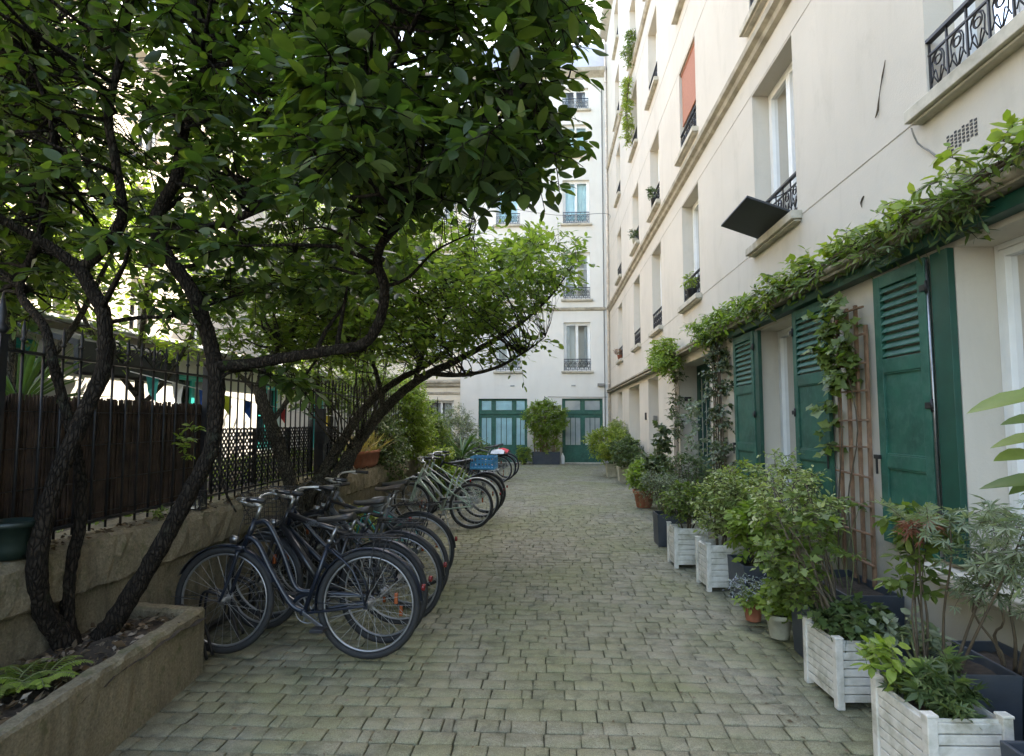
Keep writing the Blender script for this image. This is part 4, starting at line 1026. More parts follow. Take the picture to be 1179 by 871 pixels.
# green pot at the left edge, glass lantern on wall
p = at(10, 655, X=-2.66)
gpot = thing('flower_pot', 'dark green pot resting on the low wall at the left edge', 'pot', (p.x, p.y, .88))
MB().lathe((p.x, p.y, .88), [(.075, 0), (.085, .05), (.095, .15), (.11, .155), (.112, .18), (.10, .185), (.09, .15), (0, .145)], 24).build('pot_body', M['potgreen'], gpot)
p = at(227, 592, X=-2.68)
ln = thing('glass_lantern', 'small square glass lantern on the low wall beside the railings', 'lantern', (p.x, p.y, .88))
m = MB(); s = .045
for dx in (-s, s):
    for dy in (-s, s): m.box(p.x + dx - .004, p.x + dx + .004, p.y + dy - .004, p.y + dy + .004, .89, 1.02)
m.box(p.x - s - .006, p.x + s + .006, p.y - s - .006, p.y + s + .006, .884, .894); m.box(p.x - s - .006, p.x + s + .006, p.y - s - .006, p.y + s + .006, 1.02, 1.03)
m.build('lamp_frame', M['iron'], ln)
m = MB(); m.box(p.x - s + .001, p.x + s - .001, p.y - s + .001, p.y + s - .001, .895, 1.018); m.build('lamp_glass', M['glass'], ln)

# ================================================================== PLANTERS AND PLANTS, RIGHT SIDE
def white_planter(label, x0, x1, y0, y1, h, group='white slatted planters along the right', rotz=0):
    t = thing('slatted_planter', label, 'planter', (x0, y0, 0), group, (0, 0, rotz)); w, d = x1 - x0, y1 - y0; p = .042
    for a in (0, w - p):
        for b in (0, d - p):
            m = MB(); m.box(a, a + p, b, b + p, 0, h); m.obox((a + p / 2, b + p / 2, h + .006), ((1, 0, 0), (0, 1, 0), (0, 0, 1)), (p + .008, p + .008, .012)); m.build('post', M['whitewood'], t, True, .004)
    n = 7; z0 = .035; sh = (h - .02 - z0) / n
    for side in range(4):
        m = MB()
        for k in range(n):
            z = z0 + k * sh; j = random.uniform(-.0015, .0015)
            if side == 0: m.box(p, w - p, .008 + j, .024 + j, z + .003, z + sh - .003)
            elif side == 1: m.box(p, w - p, d - .024 + j, d - .008 + j, z + .003, z + sh - .003)
            elif side == 2: m.box(.008 + j, .024 + j, p, d - p, z + .003, z + sh - .003)
            else: m.box(w - .024 + j, w - .008 + j, p, d - p, z + .003, z + sh - .003)
        m.build('slat_panel', M['whitewood'], t, True, .003)
    m = MB(); m.box(.026, w - .026, .026, d - .026, .04, h - .09); m.build('soil', M['soil'], t, True)
    m = MB(); q = .024
    m.box(q, w - q, q, q + .006, .04, h - .012); m.box(q, w - q, d - q - .006, d - q, .04, h - .012); m.box(q, q + .006, q, d - q, .04, h - .013); m.box(w - q - .006, w - q, q, d - q, .04, h - .013)
    m.build('liner', M['whitewood'], t, True); return t

def navy_box(label, x0, x1, y0, y1, h, rotz=0, group='slate grey planter boxes along the right', z=0):
    t = thing('planter_box', label, 'planter', (x0, y0, z), group, (0, 0, rotz)); w, d = x1 - x0, y1 - y0; k = .016; m = MB()
    tp = .012
    o0 = [(tp, tp), (w - tp, tp), (w - tp, d - tp), (tp, d - tp)]; o1 = [(0, 0), (w, 0), (w, d), (0, d)]; i1 = [(k, k), (w - k, k), (w - k, d - k), (k, d - k)]
    A = [m.pt((a, b, .0)) for a, b in o0]; B = [m.pt((a, b, h)) for a, b in o1]; C = [m.pt((a, b, h)) for a, b in i1]; D = [m.pt((a, b, h - .06)) for a, b in i1]
    for U, V in ((A, B), (B, C), (C, D)):
        for i in range(4): m.face((U[i], U[(i + 1) % 4], V[(i + 1) % 4], V[i]))
    m.face(A[::-1]); m.build('box_body', M['navy'], t, True, .004)
    m = MB(); n = 6; G = [[m.pt((k + (w - 2 * k) * i / n, k + (d - 2 * k) * j / n, h - .055 + random.uniform(-.008, .01))) for i in range(n + 1)] for j in range(n + 1)]
    for j in range(n):
        for i in range(n): m.face((G[j][i], G[j][i + 1], G[j + 1][i + 1], G[j + 1][i]), True)
    m.build('soil', M['soil'], t, True, fix=False); return t

def round_pot(label, c, r, h, mat, rim=True, name='flower_pot'):
    t = thing(name, label, 'pot', c)
    pr = [(r * .68, 0), (r * .72, .01), (r * .95, h * .80)] + ([(r * 1.06, h * .81), (r * 1.08, h)] if rim else [(r, h)]) + [(r * .93, h), (r * .90, h * .8)]
    MB().lathe(c, pr, 28).build('pot_body', M[mat], t); MB().lathe((c[0], c[1], c[2] + h * .82), [(r * .92, 0), (0, .004)], 20).build('soil', M['soil'], t, fix=False); return t

white_planter('nearest white slatted planter, holding dark palmate foliage', 1.52, 1.86, 2.58, 2.98, .37, rotz=R(2))
white_planter('white slatted planter with a bushy vine spilling over its rim, second nearest', 1.57, 1.90, 3.45, 3.83, .37, rotz=R(3))
white_planter('white slatted planter with a light shrub, beside the low slate box', 1.48, 1.83, 5.72, 6.07, .43, rotz=R(3))
white_planter('farthest white slatted planter, in front of the dark box', 1.37, 1.73, 6.60, 6.94, .43, rotz=R(2))
navy_box('slate grey box in the bottom right corner of the view', 1.70, 2.25, 1.95, 2.45, .36)
navy_box('slate grey box between the two nearest white planters', 1.76, 2.22, 3.02, 3.40, .37)
navy_box('slate grey box right behind the second white planter', 1.68, 2.05, 3.90, 4.34, .365)
navy_box('slate grey trough at the foot of the wooden trellis', 2.07, 2.46, 4.36, 5.12, .36)
navy_box('slate grey box beside the small terracotta pot', 1.64, 2.10, 5.18, 5.64, .36)
navy_box('slate grey box standing against the wall under the stone sill', 2.22, 2.47, 3.0, 3.52, .36)
navy_box('tall slate grey box beyond the last white planter', 1.40, 1.76, 7.72, 8.08, .40)
round_pot('small terracotta pot with silvery flowers', (1.62, 4.92, .006), .078, .17, 'terracotta')
round_pot('small beige pot with trailing leaves', (1.68, 4.55, .006), .092, .17, 'stonepot')
round_pot('wide terracotta pot halfway along the right side', (1.80, 11.25, .006), .19, .32, 'terracotta')
for (x, y, l) in ((1.92, 16.1, 'pale stone planter under a green bush, nearer of two'), (1.74, 17.4, 'pale stone planter under a yellow-green bush, farther of two')):
    t = thing('stone_planter', l, 'planter', (x, y, 0), 'pale stone planters'); m = MB(); h = .38
    A = [m.pt(p) for p in ((.03, .03, 0), (.37, .03, 0), (.37, .4, 0), (.03, .4, 0))]; B = [m.pt(p) for p in ((0, 0, h), (.4, 0, h), (.4, .43, h), (0, .43, h))]; C = [m.pt(p) for p in ((.03, .03, h), (.37, .03, h), (.37, .4, h), (.03, .4, h))]; D = [m.pt(p) for p in ((.03, .03, h - .05), (.37, .03, h - .05), (.37, .4, h - .05), (.03, .4, h - .05))]
    for U, V in ((A, B), (B, C), (C, D)):
        for i in range(4): m.face((U[i], U[(i + 1) % 4], V[(i + 1) % 4], V[i]))
    m.face(D); m.build('pot_body', M['stonepot'], t, True, .01)

def V3(p): return (p.x, p.y, p.z)
LOB, PAL, OVW, LAN = T_lobed(), T_palmate(5, 1.9, .26), T_oval(.55, .10, -.12), T_oval(.22, .06, -.10)
# nearest
bush('hellebore', 'dark green plant with fingered leaves in the nearest white planter', 'plant', (1.69, 2.78, .28), (1.70, 2.80, .42), (.15, .16, .10), M['leafD'], 20, 4, 4, .085, PAL, M['greentwig'], 7, .09, zb=.3)
bush('laurel_plant', 'light green broad-leaved plant leaning over the near white planter rim', 'plant', (1.57, 2.90, .28), (1.52, 2.86, .47), (.11, .10, .08), M['leafBr'], 9, 3, 5, .075, T_oval(.42), M['greentwig'], 4, .06, zb=.3)
def acer_red(t, c): pass
bush('japanese_maple', 'feathery grey-green maple in front of the near window sill', 'shrub', (2.02, 3.20, .31), (2.12, 2.95, 1.03), (.50, .34, .17), M['leafG'], 36, 4, 5, .07, T_palmate(5, 2.2, .18), M['twig'], 3, .15, zb=0, droop=.35, stem_r=.006)
bush('japanese_maple', 'lower grey-green maple branches reaching over the wall box', 'shrub', (2.3, 3.2, .31), (2.22, 3.05, .78), (.30, .24, .09), M['leafG'], 11, 4, 5, .065, T_palmate(5, 2.2, .18), M['twig'], 4, .12, zb=0, droop=.4, stem_r=.007)
p = at(1062, 603, Y=3.15); bush('japanese_maple', 'small reddish maple sprig in front of the green shutter', 'shrub', (1.95, 3.3, .31), V3(p), (.11, .08, .04), M['leafR'], 7, 3, 5, .06, T_palmate(5, 2.2, .2), M['twig'], 2, .07, droop=.3, stem_r=.005)
p = at(1055, 625, Y=3.3); bush('hydrangea', 'upright plant with dark stems and serrated leaves before the near shutter', 'shrub', (1.90, 3.25, .31), V3(p), (.18, .16, .27), M['leafC'], 24, 3, 5, .08, OVW, M['twig'], 4, .08, zb=.2, stem_r=.0045)
def big_leaves():
    t = thing('loquat_plant', 'plant with very large pointed leaves entering from the right edge', 'plant', (2.02, 2.25, .30)); mb = MB(); P = []; D = []; N_ = []; Z = []
    b = Vector((2.02, 2.25, .30)); top = Vector((1.98, 2.32, 1.62)); mb.tube([b, b.lerp(top, .5) + Vector((.03, 0, 0)), top], [.012, .006], 7, 4)
    for (x, y, sx, sy, s) in ((1112, 462, 1, 0, .26), (1128, 548, 1, 0, .27), (1140, 505, 1, 0, .2), (1165, 445, 1, 0, .2), (1150, 520, 1, 0, .2), (1200, 430, 1, 0, .2), (1200, 600, 1, 0, .2), (1166, 560, 1, 0, .18), (1230, 480, 1, 0, .22), (1155, 480, 1, 0, .16)):
        tip = at(x, y, Y=2.3 + random.uniform(-.12, .12)); dr = Vector((-1, random.uniform(-.5, .5), random.uniform(-.35, .15))).normalized()
        st = tip - dr * s; q = b.lerp(top, min(1, max(.3, (st.z - .45) / 1.3))); mb.tube([q, (q + st) / 2 + Vector((0, 0, .02)), st], [.004, .0025], 5, 3)
        P.append(st); D.append(dr); N_.append(Vector((random.uniform(-.2, .2), -.45, .8))); Z.append(s)
    mb.build('stem', M['greentwig'], t, fix=False)
    leaf_mesh('foliage', np.array(P), np.array(D), np.array(N_), np.array(Z), T_oval(.34, .16, -.22, True), M['leafC'], t, True)
big_leaves()
# second planter vine
p = at(912, 655, Y=3.85); bush('vine_plant', 'sprawling green vine bush spilling from the second white planter', 'shrub', (1.72, 3.64, .28), (p.x + .02, p.y, .78), (.20, .22, .36), M['leafC'], 34, 4, 4, .058, LOB, M['twig'], 7, .11, stem_r=.008)
p = at(958, 700, Y=3.6); bush('vine_plant', 'darker low leaves filling the second white planter', 'plant', (1.76, 3.62, .28), (1.74, 3.62, .44), (.17, .17, .10), M['leafD'], 26, 4, 5, .06, LOB, M['greentwig'], 5, .08)
bush('strawberry_plant', 'pale toothed leaves trailing behind the second white planter', 'plant', (1.9, 3.25, .31), (1.97, 3.42, .42), (.16, .14, .07), M['leafG'], 18, 3, 4, .07, OVW, M['greentwig'], 5, .08)
p = at(905, 590, Y=4.5); bush('variegated_shrub', 'tall variegated shrub with cream-edged leaves left of the trellis', 'shrub', (1.85, 4.12, .31), (p.x, p.y - .1, 1.02), (.27, .30, .24), M['leafV'], 44, 5, 5, .05, T_oval(.4), M['twig'], 8, .11, stem_r=.008)
p = at(868, 640, Y=4.5); bush('vine_plant', 'bright lobed vine leaves hanging over the beige pot', 'shrub', (1.80, 4.2, .31), (1.66, 4.35, .52), (.18, .18, .22), M['leafC'], 34, 4, 5, .065, LOB, M['greentwig'], 5, .08)
bush('silver_flowers', 'silvery blue flowering plant in the small terracotta pot', 'plant', (1.62, 4.92, .15), (1.60, 4.92, .26), (.15, .14, .09), M['lav'], 26, 4, 5, .035, LAN, M['greentwig'], 8, .06, zb=.5)
bush('trailing_plant', 'green leaves trailing over the rim of the small terracotta pot', 'plant', (1.60, 4.90, .15), (1.56, 4.86, .19), (.15, .12, .05), M['leafBr'], 16, 4, 4, .045, OVW, M['greentwig'], 4, .06)
bush('trailing_plant', 'soft green leaves mounding over the small beige pot', 'plant', (1.68, 4.55, .15), (1.68, 4.54, .27), (.17, .15, .10), M['leafBr'], 36, 4, 5, .05, LOB, M['greentwig'], 6, .07)
p = at(856, 612, Y=5.4); bush('camellia', 'glossy bright green bush in the slate box beside the white cube', 'shrub', (1.85, 5.4, .31), (1.84, 5.42, .66), (.23, .22, .26), M['leafBr'], 46, 4, 6, .085, OVW, M['twig'], 6, .11)
p = at(905, 560, Y=5.6); bush('variegated_shrub', 'large airy variegated shrub in front of the far shutters', 'shrub', (2.22, 5.75, .0), (2.18, 5.75, .95), (.30, .42, .33), M['leafV'], 62, 5, 5, .055, T_oval(.38), M['twig'], 9, .13)
p = at(822, 585, Y=5.9); bush('euonymus', 'light leafy shrub standing in the third white planter', 'shrub', (1.66, 5.9, .34), (1.68, 5.92, .78), (.27, .26, .30), M['leafV'], 66, 5, 6, .055, T_oval(.42), M['twig'], 5, .11)
bush('shrub', 'mid green shrub in the farthest white planter', 'shrub', (1.55, 6.77, .34), (1.55, 6.78, .70), (.30, .28, .22), M['leafC'], 60, 5, 6, .055, T_oval(.42), M['twig'], 5, .11)
bush('shrub', 'yellowish green shrub rising between the white planters', 'shrub', (2.05, 6.5, .0), (2.05, 6.45, .80), (.28, .35, .36), M['leafY'], 60, 5, 6, .05, T_oval(.42), M['twig'], 7, .12)
bush('conifer_shrub', 'grey-green feathery shrub in the tall slate box', 'shrub', (1.58, 7.9, .36), (1.50, 7.9, .70), (.30, .28, .26), M['leafG'], 60, 6, 6, .045, LAN, M['twig'], 6, .12, zb=.3)
bush('olive_shrub', 'dark grey-green rounded shrub near the green door', 'shrub', (2.0, 8.7, 0), (1.98, 8.7, .82), (.36, .50, .34), M['leafD'], 90, 5, 6, .05, T_oval(.36), M['twig'], 8, .12, zb=.2)
bush('mallow_plant', 'tall thin plant with dull green leaves before the white door pier', 'plant', (1.95, 10.4, 0), (1.92, 10.3, .95), (.20, .25, .62), M['leafI'], 60, 4, 5, .085, LOB, M['greentwig'], 8, .12)
bush('geranium', 'bright green leafy plant in the wide terracotta pot', 'plant', (1.80, 11.25, .26), (1.84, 11.2, .62), (.36, .36, .30), M['leafBr'], 80, 4, 6, .08, OVW, M['greentwig'], 8, .11)
bush('shrub', 'dark low shrub behind the wide terracotta pot', 'shrub', (2.15, 12.6, 0), (2.1, 12.5, .55), (.35, .7, .42), M['leafD'], 90, 5, 6, .075, OVW, M['twig'], 8, .13)
bush('hydrangea', 'deep green bush over the nearer stone planter', 'shrub', (2.12, 16.3, .30), (2.05, 15.6, .85), (.42, .8, .40), M['leafD'], 110, 5, 6, .085, T_oval(.42), M['twig'], 8, .15)
bush('spirea', 'large yellow-green bush over the farther stone planter', 'shrub', (1.94, 17.6, .30), (1.85, 17.5, .95), (.72, .9, .48), M['leafY'], 190, 6, 7, .075, T_oval(.42), M['twig'], 10, .17)
bush('spirea', 'pale tall foliage between the yellow bush and the wall', 'shrub', (2.2, 18.8, 0), (2.15, 18.6, 1.15), (.3, .6, .5), M['leafV'], 80, 5, 6, .075, T_oval(.42), M['twig'], 8, .15)
# centre planter with bamboo against the end wall
navy_box('long slate grey trough against the far wall between the green doors', -.50, .54, 22.45, 22.85, .46)
def bamboo():
    t = thing('bamboo_clump', 'tall leafy bamboo clump in the trough between the two green doors', 'shrub', (.02, 22.65, .4)); mb = MB()
    n = 26; cen = []
    for k in range(n):
        x = RNG.uniform(-.42, .45); y = 22.65 + RNG.uniform(-.13, .13); tx = x * 1.4 + RNG.uniform(-.2, .2); h = RNG.uniform(1.4, 2.2)
        mb.tube([(x, y, .4), (x * 1.05, y, h * .5), (tx, y - RNG.uniform(0, .3), h)], [.014, .005], 5, 3)
    mb.build('stem', M['trellis'], t, fix=False)
    d = rand_dirs(230) * RNG.uniform(.3, 1, (230, 1)) ** .5 * np.array([.88, .42, .66]); c = np.array([.02, 22.45, 1.72]) + d
    c = np.concatenate([c, np.stack([RNG.uniform(-.5, .5, 40), RNG.uniform(22.3, 22.7, 40), RNG.uniform(.55, 1.2, 40)], 1)])
    pos, dr, nr, segs = sprigs(c, .17, 5, 7, .2, .7, .3)
    b = MB()
    for s in segs[::2]: b.tube(s, [.003, .002], n=3, caps=False)
    b.build('twigs', M['greentwig'], t, fix=False)
    leaf_mesh('foliage', pos, dr, nr, .10 * RNG.uniform(.6, 1.2, len(pos)), T_oval(.34), M['leafBr'], t)
bamboo()
bush('shrub', 'small bright bush on the ground left of the far trough', 'shrub', (-.80, 22.5, 0), (-.80, 22.45, .38), (.30, .28, .34), M['leafBr'], 50, 5, 6, .07, OVW, M['twig'], 6, .12)
t = thing('white_lantern', 'small white lantern standing on the ground by the right green door', 'lantern', (.64, 22.75, 0))
MB().lathe((.64, 22.75, .01), [(.07, 0), (.08, .02), (.075, .24), (.05, .32), (.02, .36), (.02, .40), (0, .41)], 14).build('lamp_body', M['frame_white'], t)
MB().torus((.64, 22.75, .43), .03, .004, 14, 5, 'y').build('handle', M['iron'], t)

# ---------------------------------------------------------------- trellis
XT = 2.44
tr = thing('trellis', 'weathered wooden trellis ladder leaning on the wall between the windows', 'trellis', (XT, 4.93, .4))
for y, dx in ((4.70, 0), (4.84, .0), (4.98, .0), (5.14, .0)):
    m = MB(); m.bar((XT, y, .33), (XT + .02, y + .01, 2.48 if y > 4.75 else 2.30), .032, .022); m.build('upright', M['trellis'], tr, bevel=.002)
m = MB()
for k in range(10):
    z = .50 + k * .215; m.bar((XT - .020, 4.66, z + random.uniform(-.01, .01)), (XT - .018, 5.18, z + random.uniform(-.01, .015)), .022, .014)
m.build('slats', M['trellis'], tr, bevel=.002)
def climbing(name, label, cents, r, T, L, leaf, tmpl, mats, stems, sr=.006, droop=.3, zb=0, cat='climbing plant', nb=(0, 0, 0), stemm='twig'):
    t = thing(name, label, cat, tuple(stems[0][0])); mb = MB()
    for s in stems: mb.tube(s, [sr * 1.3, sr * .6], 5, 4, wob=.15)
    mb.build('stem', M[stemm], t, fix=False)
    sg = MB()
    for k, (c, mt) in enumerate(zip(cents, mats)):
        c = np.array(c); pos, dr, nr, segs = sprigs(c, r, T, L, zb, .8, droop); nr = norm(nr + np.array([nb]))
        for s in segs: sg.tube(s, [.003, .0015], n=3, caps=False)
        leaf_mesh('foliage', pos, dr, nr, leaf * RNG.uniform(.55, 1.2, len(pos)), tmpl if not isinstance(tmpl, list) else tmpl[k], M[mt], t)
    sg.build('twigs', M[stemm], t, fix=False); return t
c1 = [(XT - .10 + random.uniform(-.06, .04), random.uniform(4.72, 5.16), random.uniform(1.85, 2.55)) for _ in range(26)] + [(XT - .08, random.uniform(5.1, 5.3), random.uniform(.6, 1.8)) for _ in range(9)]
climbing('grape_vine', 'pale green vine with broad lobed leaves climbing the wooden trellis', [c1], .10, 3, 4, .095, LOB, ['leafC'],
         [[(XT - .05, 5.15, .33), (XT - .04, 5.12, .9), (XT - .05, 5.0, 1.5), (XT - .04, 5.1, 2.1), (XT - .08, 4.95, 2.6)], [(XT - .06, 4.8, .33), (XT - .05, 4.95, .9), (XT - .05, 4.75, 1.5), (XT - .05, 4.9, 2.0)]], nb=(-.8, -.3, 0))
st = [[(2.2 + random.uniform(-.08, .1), 4.45 + k * .1, .30), (2.2, 4.5 + k * .1, .6), (2.22 + random.uniform(-.1, .1), 4.5 + k * .08, .95)] for k in range(6)]
climbing('sweet_pea', 'thin staked stems growing in the trellis trough', [[tuple(s[-1]) for s in st] + [tuple(s[1]) for s in st]], .09, 3, 4, .05, OVW, ['leafC'], st, .003, stemm='greentwig', cat='plant')
# vine along the ledge: near part dark lance leaves, middle part fresh green
def ledge_vine():
    near = [(random.uniform(2.22, 2.46), random.uniform(1.6, 4.9), random.uniform(2.76, 2.93)) for _ in range(105)]
    mid = [(random.uniform(2.22, 2.46), random.uniform(4.7, 8.9), random.uniform(2.74, 3.0)) for _ in range(72)]
    far = [(random.uniform(2.16, 2.46), random.uniform(7.0, 9.3), random.uniform(2.72, 3.02)) for _ in range(48)]
    yel = [(random.uniform(2.25, 2.44), random.uniform(1.8, 6.5), random.uniform(2.86, 3.04)) for _ in range(40)]
    hang = [(random.uniform(2.25, 2.40), random.uniform(2.4, 4.2), random.uniform(2.66, 2.80)) for _ in range(16)]
    stems = []
    for k in range(22):
        y0 = random.uniform(1, 7); L_ = random.uniform(1.2, 3); x = random.uniform(2.28, 2.42); z = 2.82
        stems.append([(x, y0 + L_ * s, z + random.uniform(-.03, .07)) for s in (0, .25, .5, .75, 1)])
    stems.insert(0, [(2.4, 8.4, .0), (2.42, 8.45, 1.2), (2.4, 8.4, 2.4), (2.35, 8.1, 2.85)])
    climbing('wisteria_vine', 'long tangled vine running over the ledge above the green shutters', [near, mid, far, yel, hang], .13, 4, 6, .085, [LAN, T_oval(.34), T_oval(.38), OVW, LAN], ['leafC', 'leafC', 'leafBr', 'leafY', 'leafD'], stems, .010, nb=(-.3, -.1, 0))
ledge_vine()
c = [(random.uniform(2.34, 2.47), random.uniform(8.05, 8.9), random.uniform(.4, 2.75)) for _ in range(115)]
climbing('ivy_column', 'thick column of small mottled ivy climbing between shutter and green door', [c, [(random.uniform(2.2, 2.4), random.uniform(9.0, 9.9), random.uniform(.8, 1.9)) for _ in range(22)]], .12, 4, 6, .05, LOB, ['leafI', 'leafG'],
         [[(2.42, 8.3 + k * .12, 0), (2.40, 8.25 + k * .13, .9), (2.42, 8.4 + k * .09, 1.8), (2.38, 8.3 + k * .1, 2.7)] for k in range(5)], .012, nb=(-1.0, -.4, 0))
p = at(770, 410, X=2.3)
c = [tuple(np.array([2.22, p.y, p.z]) + d_ * np.array([.26, .85, .42]) * RNG.uniform(.2, 1)) for d_ in rand_dirs(120)]
c2 = [(random.uniform(2.36, 2.46), p.y + random.uniform(-.5, .3), random.uniform(1.3, 2.5)) for _ in range(22)]
climbing('wisteria_vine', 'round clump of fresh green vine hanging from the ledge near the white doors', [c, c2], .15, 4, 6, .08, T_oval(.40), ['leafBr', 'leafI'],
         [[(2.44, p.y - .2 + k * .15, .0), (2.42, p.y - .1 + k * .1, 1.2), (2.43, p.y - .2 + k * .1, 2.2), (2.3, p.y, p.z)] for k in range(4)], .008)
# hanging plants on upper floors
def hang(label, px, py0, py1, mat, r=.12):
    a = at(px, py0, X=2.34); b = at(px, py1, X=2.34); z0, z1 = sorted((a.z, b.z))
    c = [(2.34 + random.uniform(-.12, .1), a.y + random.uniform(-.35, .35), random.uniform(z0, z1)) for _ in range(int(45 * (z1 - z0)))]
    climbing('hanging_plant', label, [c], .14, 4, 5, .085, T_oval(.35), [mat], [[(2.4, a.y + k * .1, z1), (2.3, a.y + k * .1, z1 - (z1 - z0) * .5), (2.34, a.y + k * .1, z0)] for k in range(-2, 3)], .006, cat='hanging plant')
hang('long yellow-green plant trailing down the upper right facade', 722, 90, 165, 'leafY'); hang('dark leafy bunch above the long trailing plant high on the facade', 724, 40, 72, 'leafC')
def window_pot(label, W, F_, mat, leafm, n=14, lf=.06, off=.3):
    y = WC[W][0] + off; z = FL[F_][0]; x = 2.44
    t = thing('flower_pot', label, 'pot', (x, y, z + .005)); MB().lathe((x, y, z + .005), [(.06, 0), (.085, .13), (.09, .14), (.08, .14), (.075, .12), (0, .12)], 14).build('pot_body', M[mat], t)
    bush('potted_plant', label.replace('pot on', 'plant in the pot on').replace('pot hanging', 'plant in the pot hanging'), 'plant', (x, y, z + .12), (x - .03, y, z + .28), (.14, .18, .12), M[leafm], n, 3, 5, lf, T_oval(.4), M['greentwig'], 4, .07)
window_pot('dark pot on the first-floor sill, third window from the right', 2, 0, 'black', 'leafY')
window_pot('dark pot on the second-floor sill beyond the orange blind', 3, 1, 'black', 'leafD')
window_pot('grey pot on the second-floor sill of the fifth window', 4, 1, 'stonepot', 'leafD')
window_pot('red pot on the first-floor sill nearest the drainpipe', 5, 0, 'terracotta', 'leafR')
window_pot('dark pot on the third-floor sill near the trailing plant', 3, 3, 'black', 'leafD')
# board tilted over the first-floor railing
bd = thing('tilted_board', 'charcoal square board tilted out over the first-floor window railing', 'board', (2.42, 6.4, 3.64))
m = MB(); A = [(2.44, 5.97, 3.64), (2.02, 5.97, 3.80), (2.02, 6.86, 3.80), (2.44, 6.86, 3.64)]
i = [m.pt(p) for p in A] + [m.pt((p[0] + .006, p[1], p[2] + .022)) for p in A]
for q in ((0, 3, 2, 1), (4, 5, 6, 7), (0, 1, 5, 4), (1, 2, 6, 5), (2, 3, 7, 6), (3, 0, 4, 7)): m.face([i[k] for k in q])
m.build('board_panel', M['panel'], bd, bevel=.003)
for y in (6.05, 6.78): MB().tube([(2.50, y, 3.90), (2.20, y, 3.76)], .006, 6).build('strut', M['iron'], bd)
# thin cable across the far end
cb = MB(); cb.tube([at(560, 235, Y=20), at(640, 248, Y=20.3), at(697, 246, Y=21), (2.47, 22.6, at(700, 247, Y=22).z)], .010, 5, 4)
tag(cb.build('overhead_cable', M['cable'], fix=False), 'thin cable strung from the right facade toward the trees', 'cable')

# ================================================================== LEFT SIDE PLANTING BEYOND THE BIKES
def shr(*a, **k): return bush(*a, **k)
shr('ivy_shrub', 'dark dense shrub growing down over the low wall behind the second bicycle group', 'shrub', (-2.8, 9.9, .3), (-2.75, 10.1, 1.05), (.36, .95, .70), M['leafD'], 170, 6, 6, .07, T_oval(.42), M['twig'], 9, .17)
shr('columnar_shrub', 'tall dense green shrub, tallest in the left hedge', 'shrub', (-2.75, 12.2, 0), (-2.70, 12.0, 1.55), (.42, .85, .95), M['leafBr'], 230, 6, 7, .08, T_oval(.36), M['twig'], 10, .18)
shr('columnar_shrub', 'mid green shrub behind the railings near the leaning trunks', 'shrub', (-3.2, 10.6, .8), (-3.15, 10.8, 1.9), (.4, .7, .7), M['leafC'], 130, 6, 6, .08, T_oval(.36), M['twig'], 8, .18)
shr('olive_shrub', 'grey-green shrub left of the far green door', 'shrub', (-2.6, 16.8, 0), (-2.5, 16.6, 1.2), (.62, 1.0, .85), M['leafG'], 230, 6, 7, .085, LAN, M['twig'], 10, .2)
shr('olive_shrub', 'dark leafy shrub in the middle of the left hedge', 'shrub', (-2.9, 14.4, 0), (-2.8, 14.3, 1.1), (.5, 1.0, .9), M['leafC'], 170, 6, 7, .09, T_oval(.36), M['twig'], 8, .2)
p = at(500, 524, Y=11.6)
shr('golden_hedge', 'low golden yellow shrub behind the grey bicycles', 'shrub', (p.x, p.y, 0), (p.x, p.y, p.z - .02), (.42, .40, .16), M['leafY'], 90, 5, 6, .06, OVW, M['twig'], 6, .11)
shr('green_shrub', 'bright low greenery under the golden shrub', 'shrub', (p.x + .25, 11.3, 0), (p.x + .25, 11.3, .50), (.42, .4, .30), M['leafBr'], 90, 5, 6, .07, OVW, M['greentwig'], 7, .13)
def spiky(label, c, n, L, h, mat):
    t = thing('cordyline', label, 'plant', c); P = []; D = []; N_ = []; Z = []; b = Vector(c)
    MB().tube([b, b + Vector((0, 0, h))], .04, 8).build('stem', M['bark_grey'], t)
    top = b + Vector((0, 0, h))
    for k in range(n):
        a = random.uniform(0, 2 * PI); e = random.uniform(-.1, 1.2); d = Vector((math.cos(a) * math.cos(e), math.sin(a) * math.cos(e), math.sin(e))); P.append(top); D.append(d); N_.append(Vector((-d.x * .4, -d.y * .4, 1))); Z.append(L * random.uniform(.7, 1.1))
    leaf_mesh('fronds', np.array(P), np.array(D), np.array(N_), np.array(Z), T_oval(.07, .3, -.18), M[mat], t)
c = at(532, 512, Y=14.0); spiky('spiky palm-like plant between the bicycle groups', (c.x, 14.0, 0), 70, .75, .75, 'leafP')
spiky('spiky plant with arching blades behind the reed screen', (-4.0, 4.35, .8), 60, .62, .85, 'leafP')
shr('green_shrub', 'leafy shrub beside the far bicycles at the end wall', 'shrub', (-2.3, 19.5, 0), (-2.3, 19.5, .6), (.5, .9, .5), M['leafC'], 110, 5, 6, .085, OVW, M['greentwig'], 7, .16)
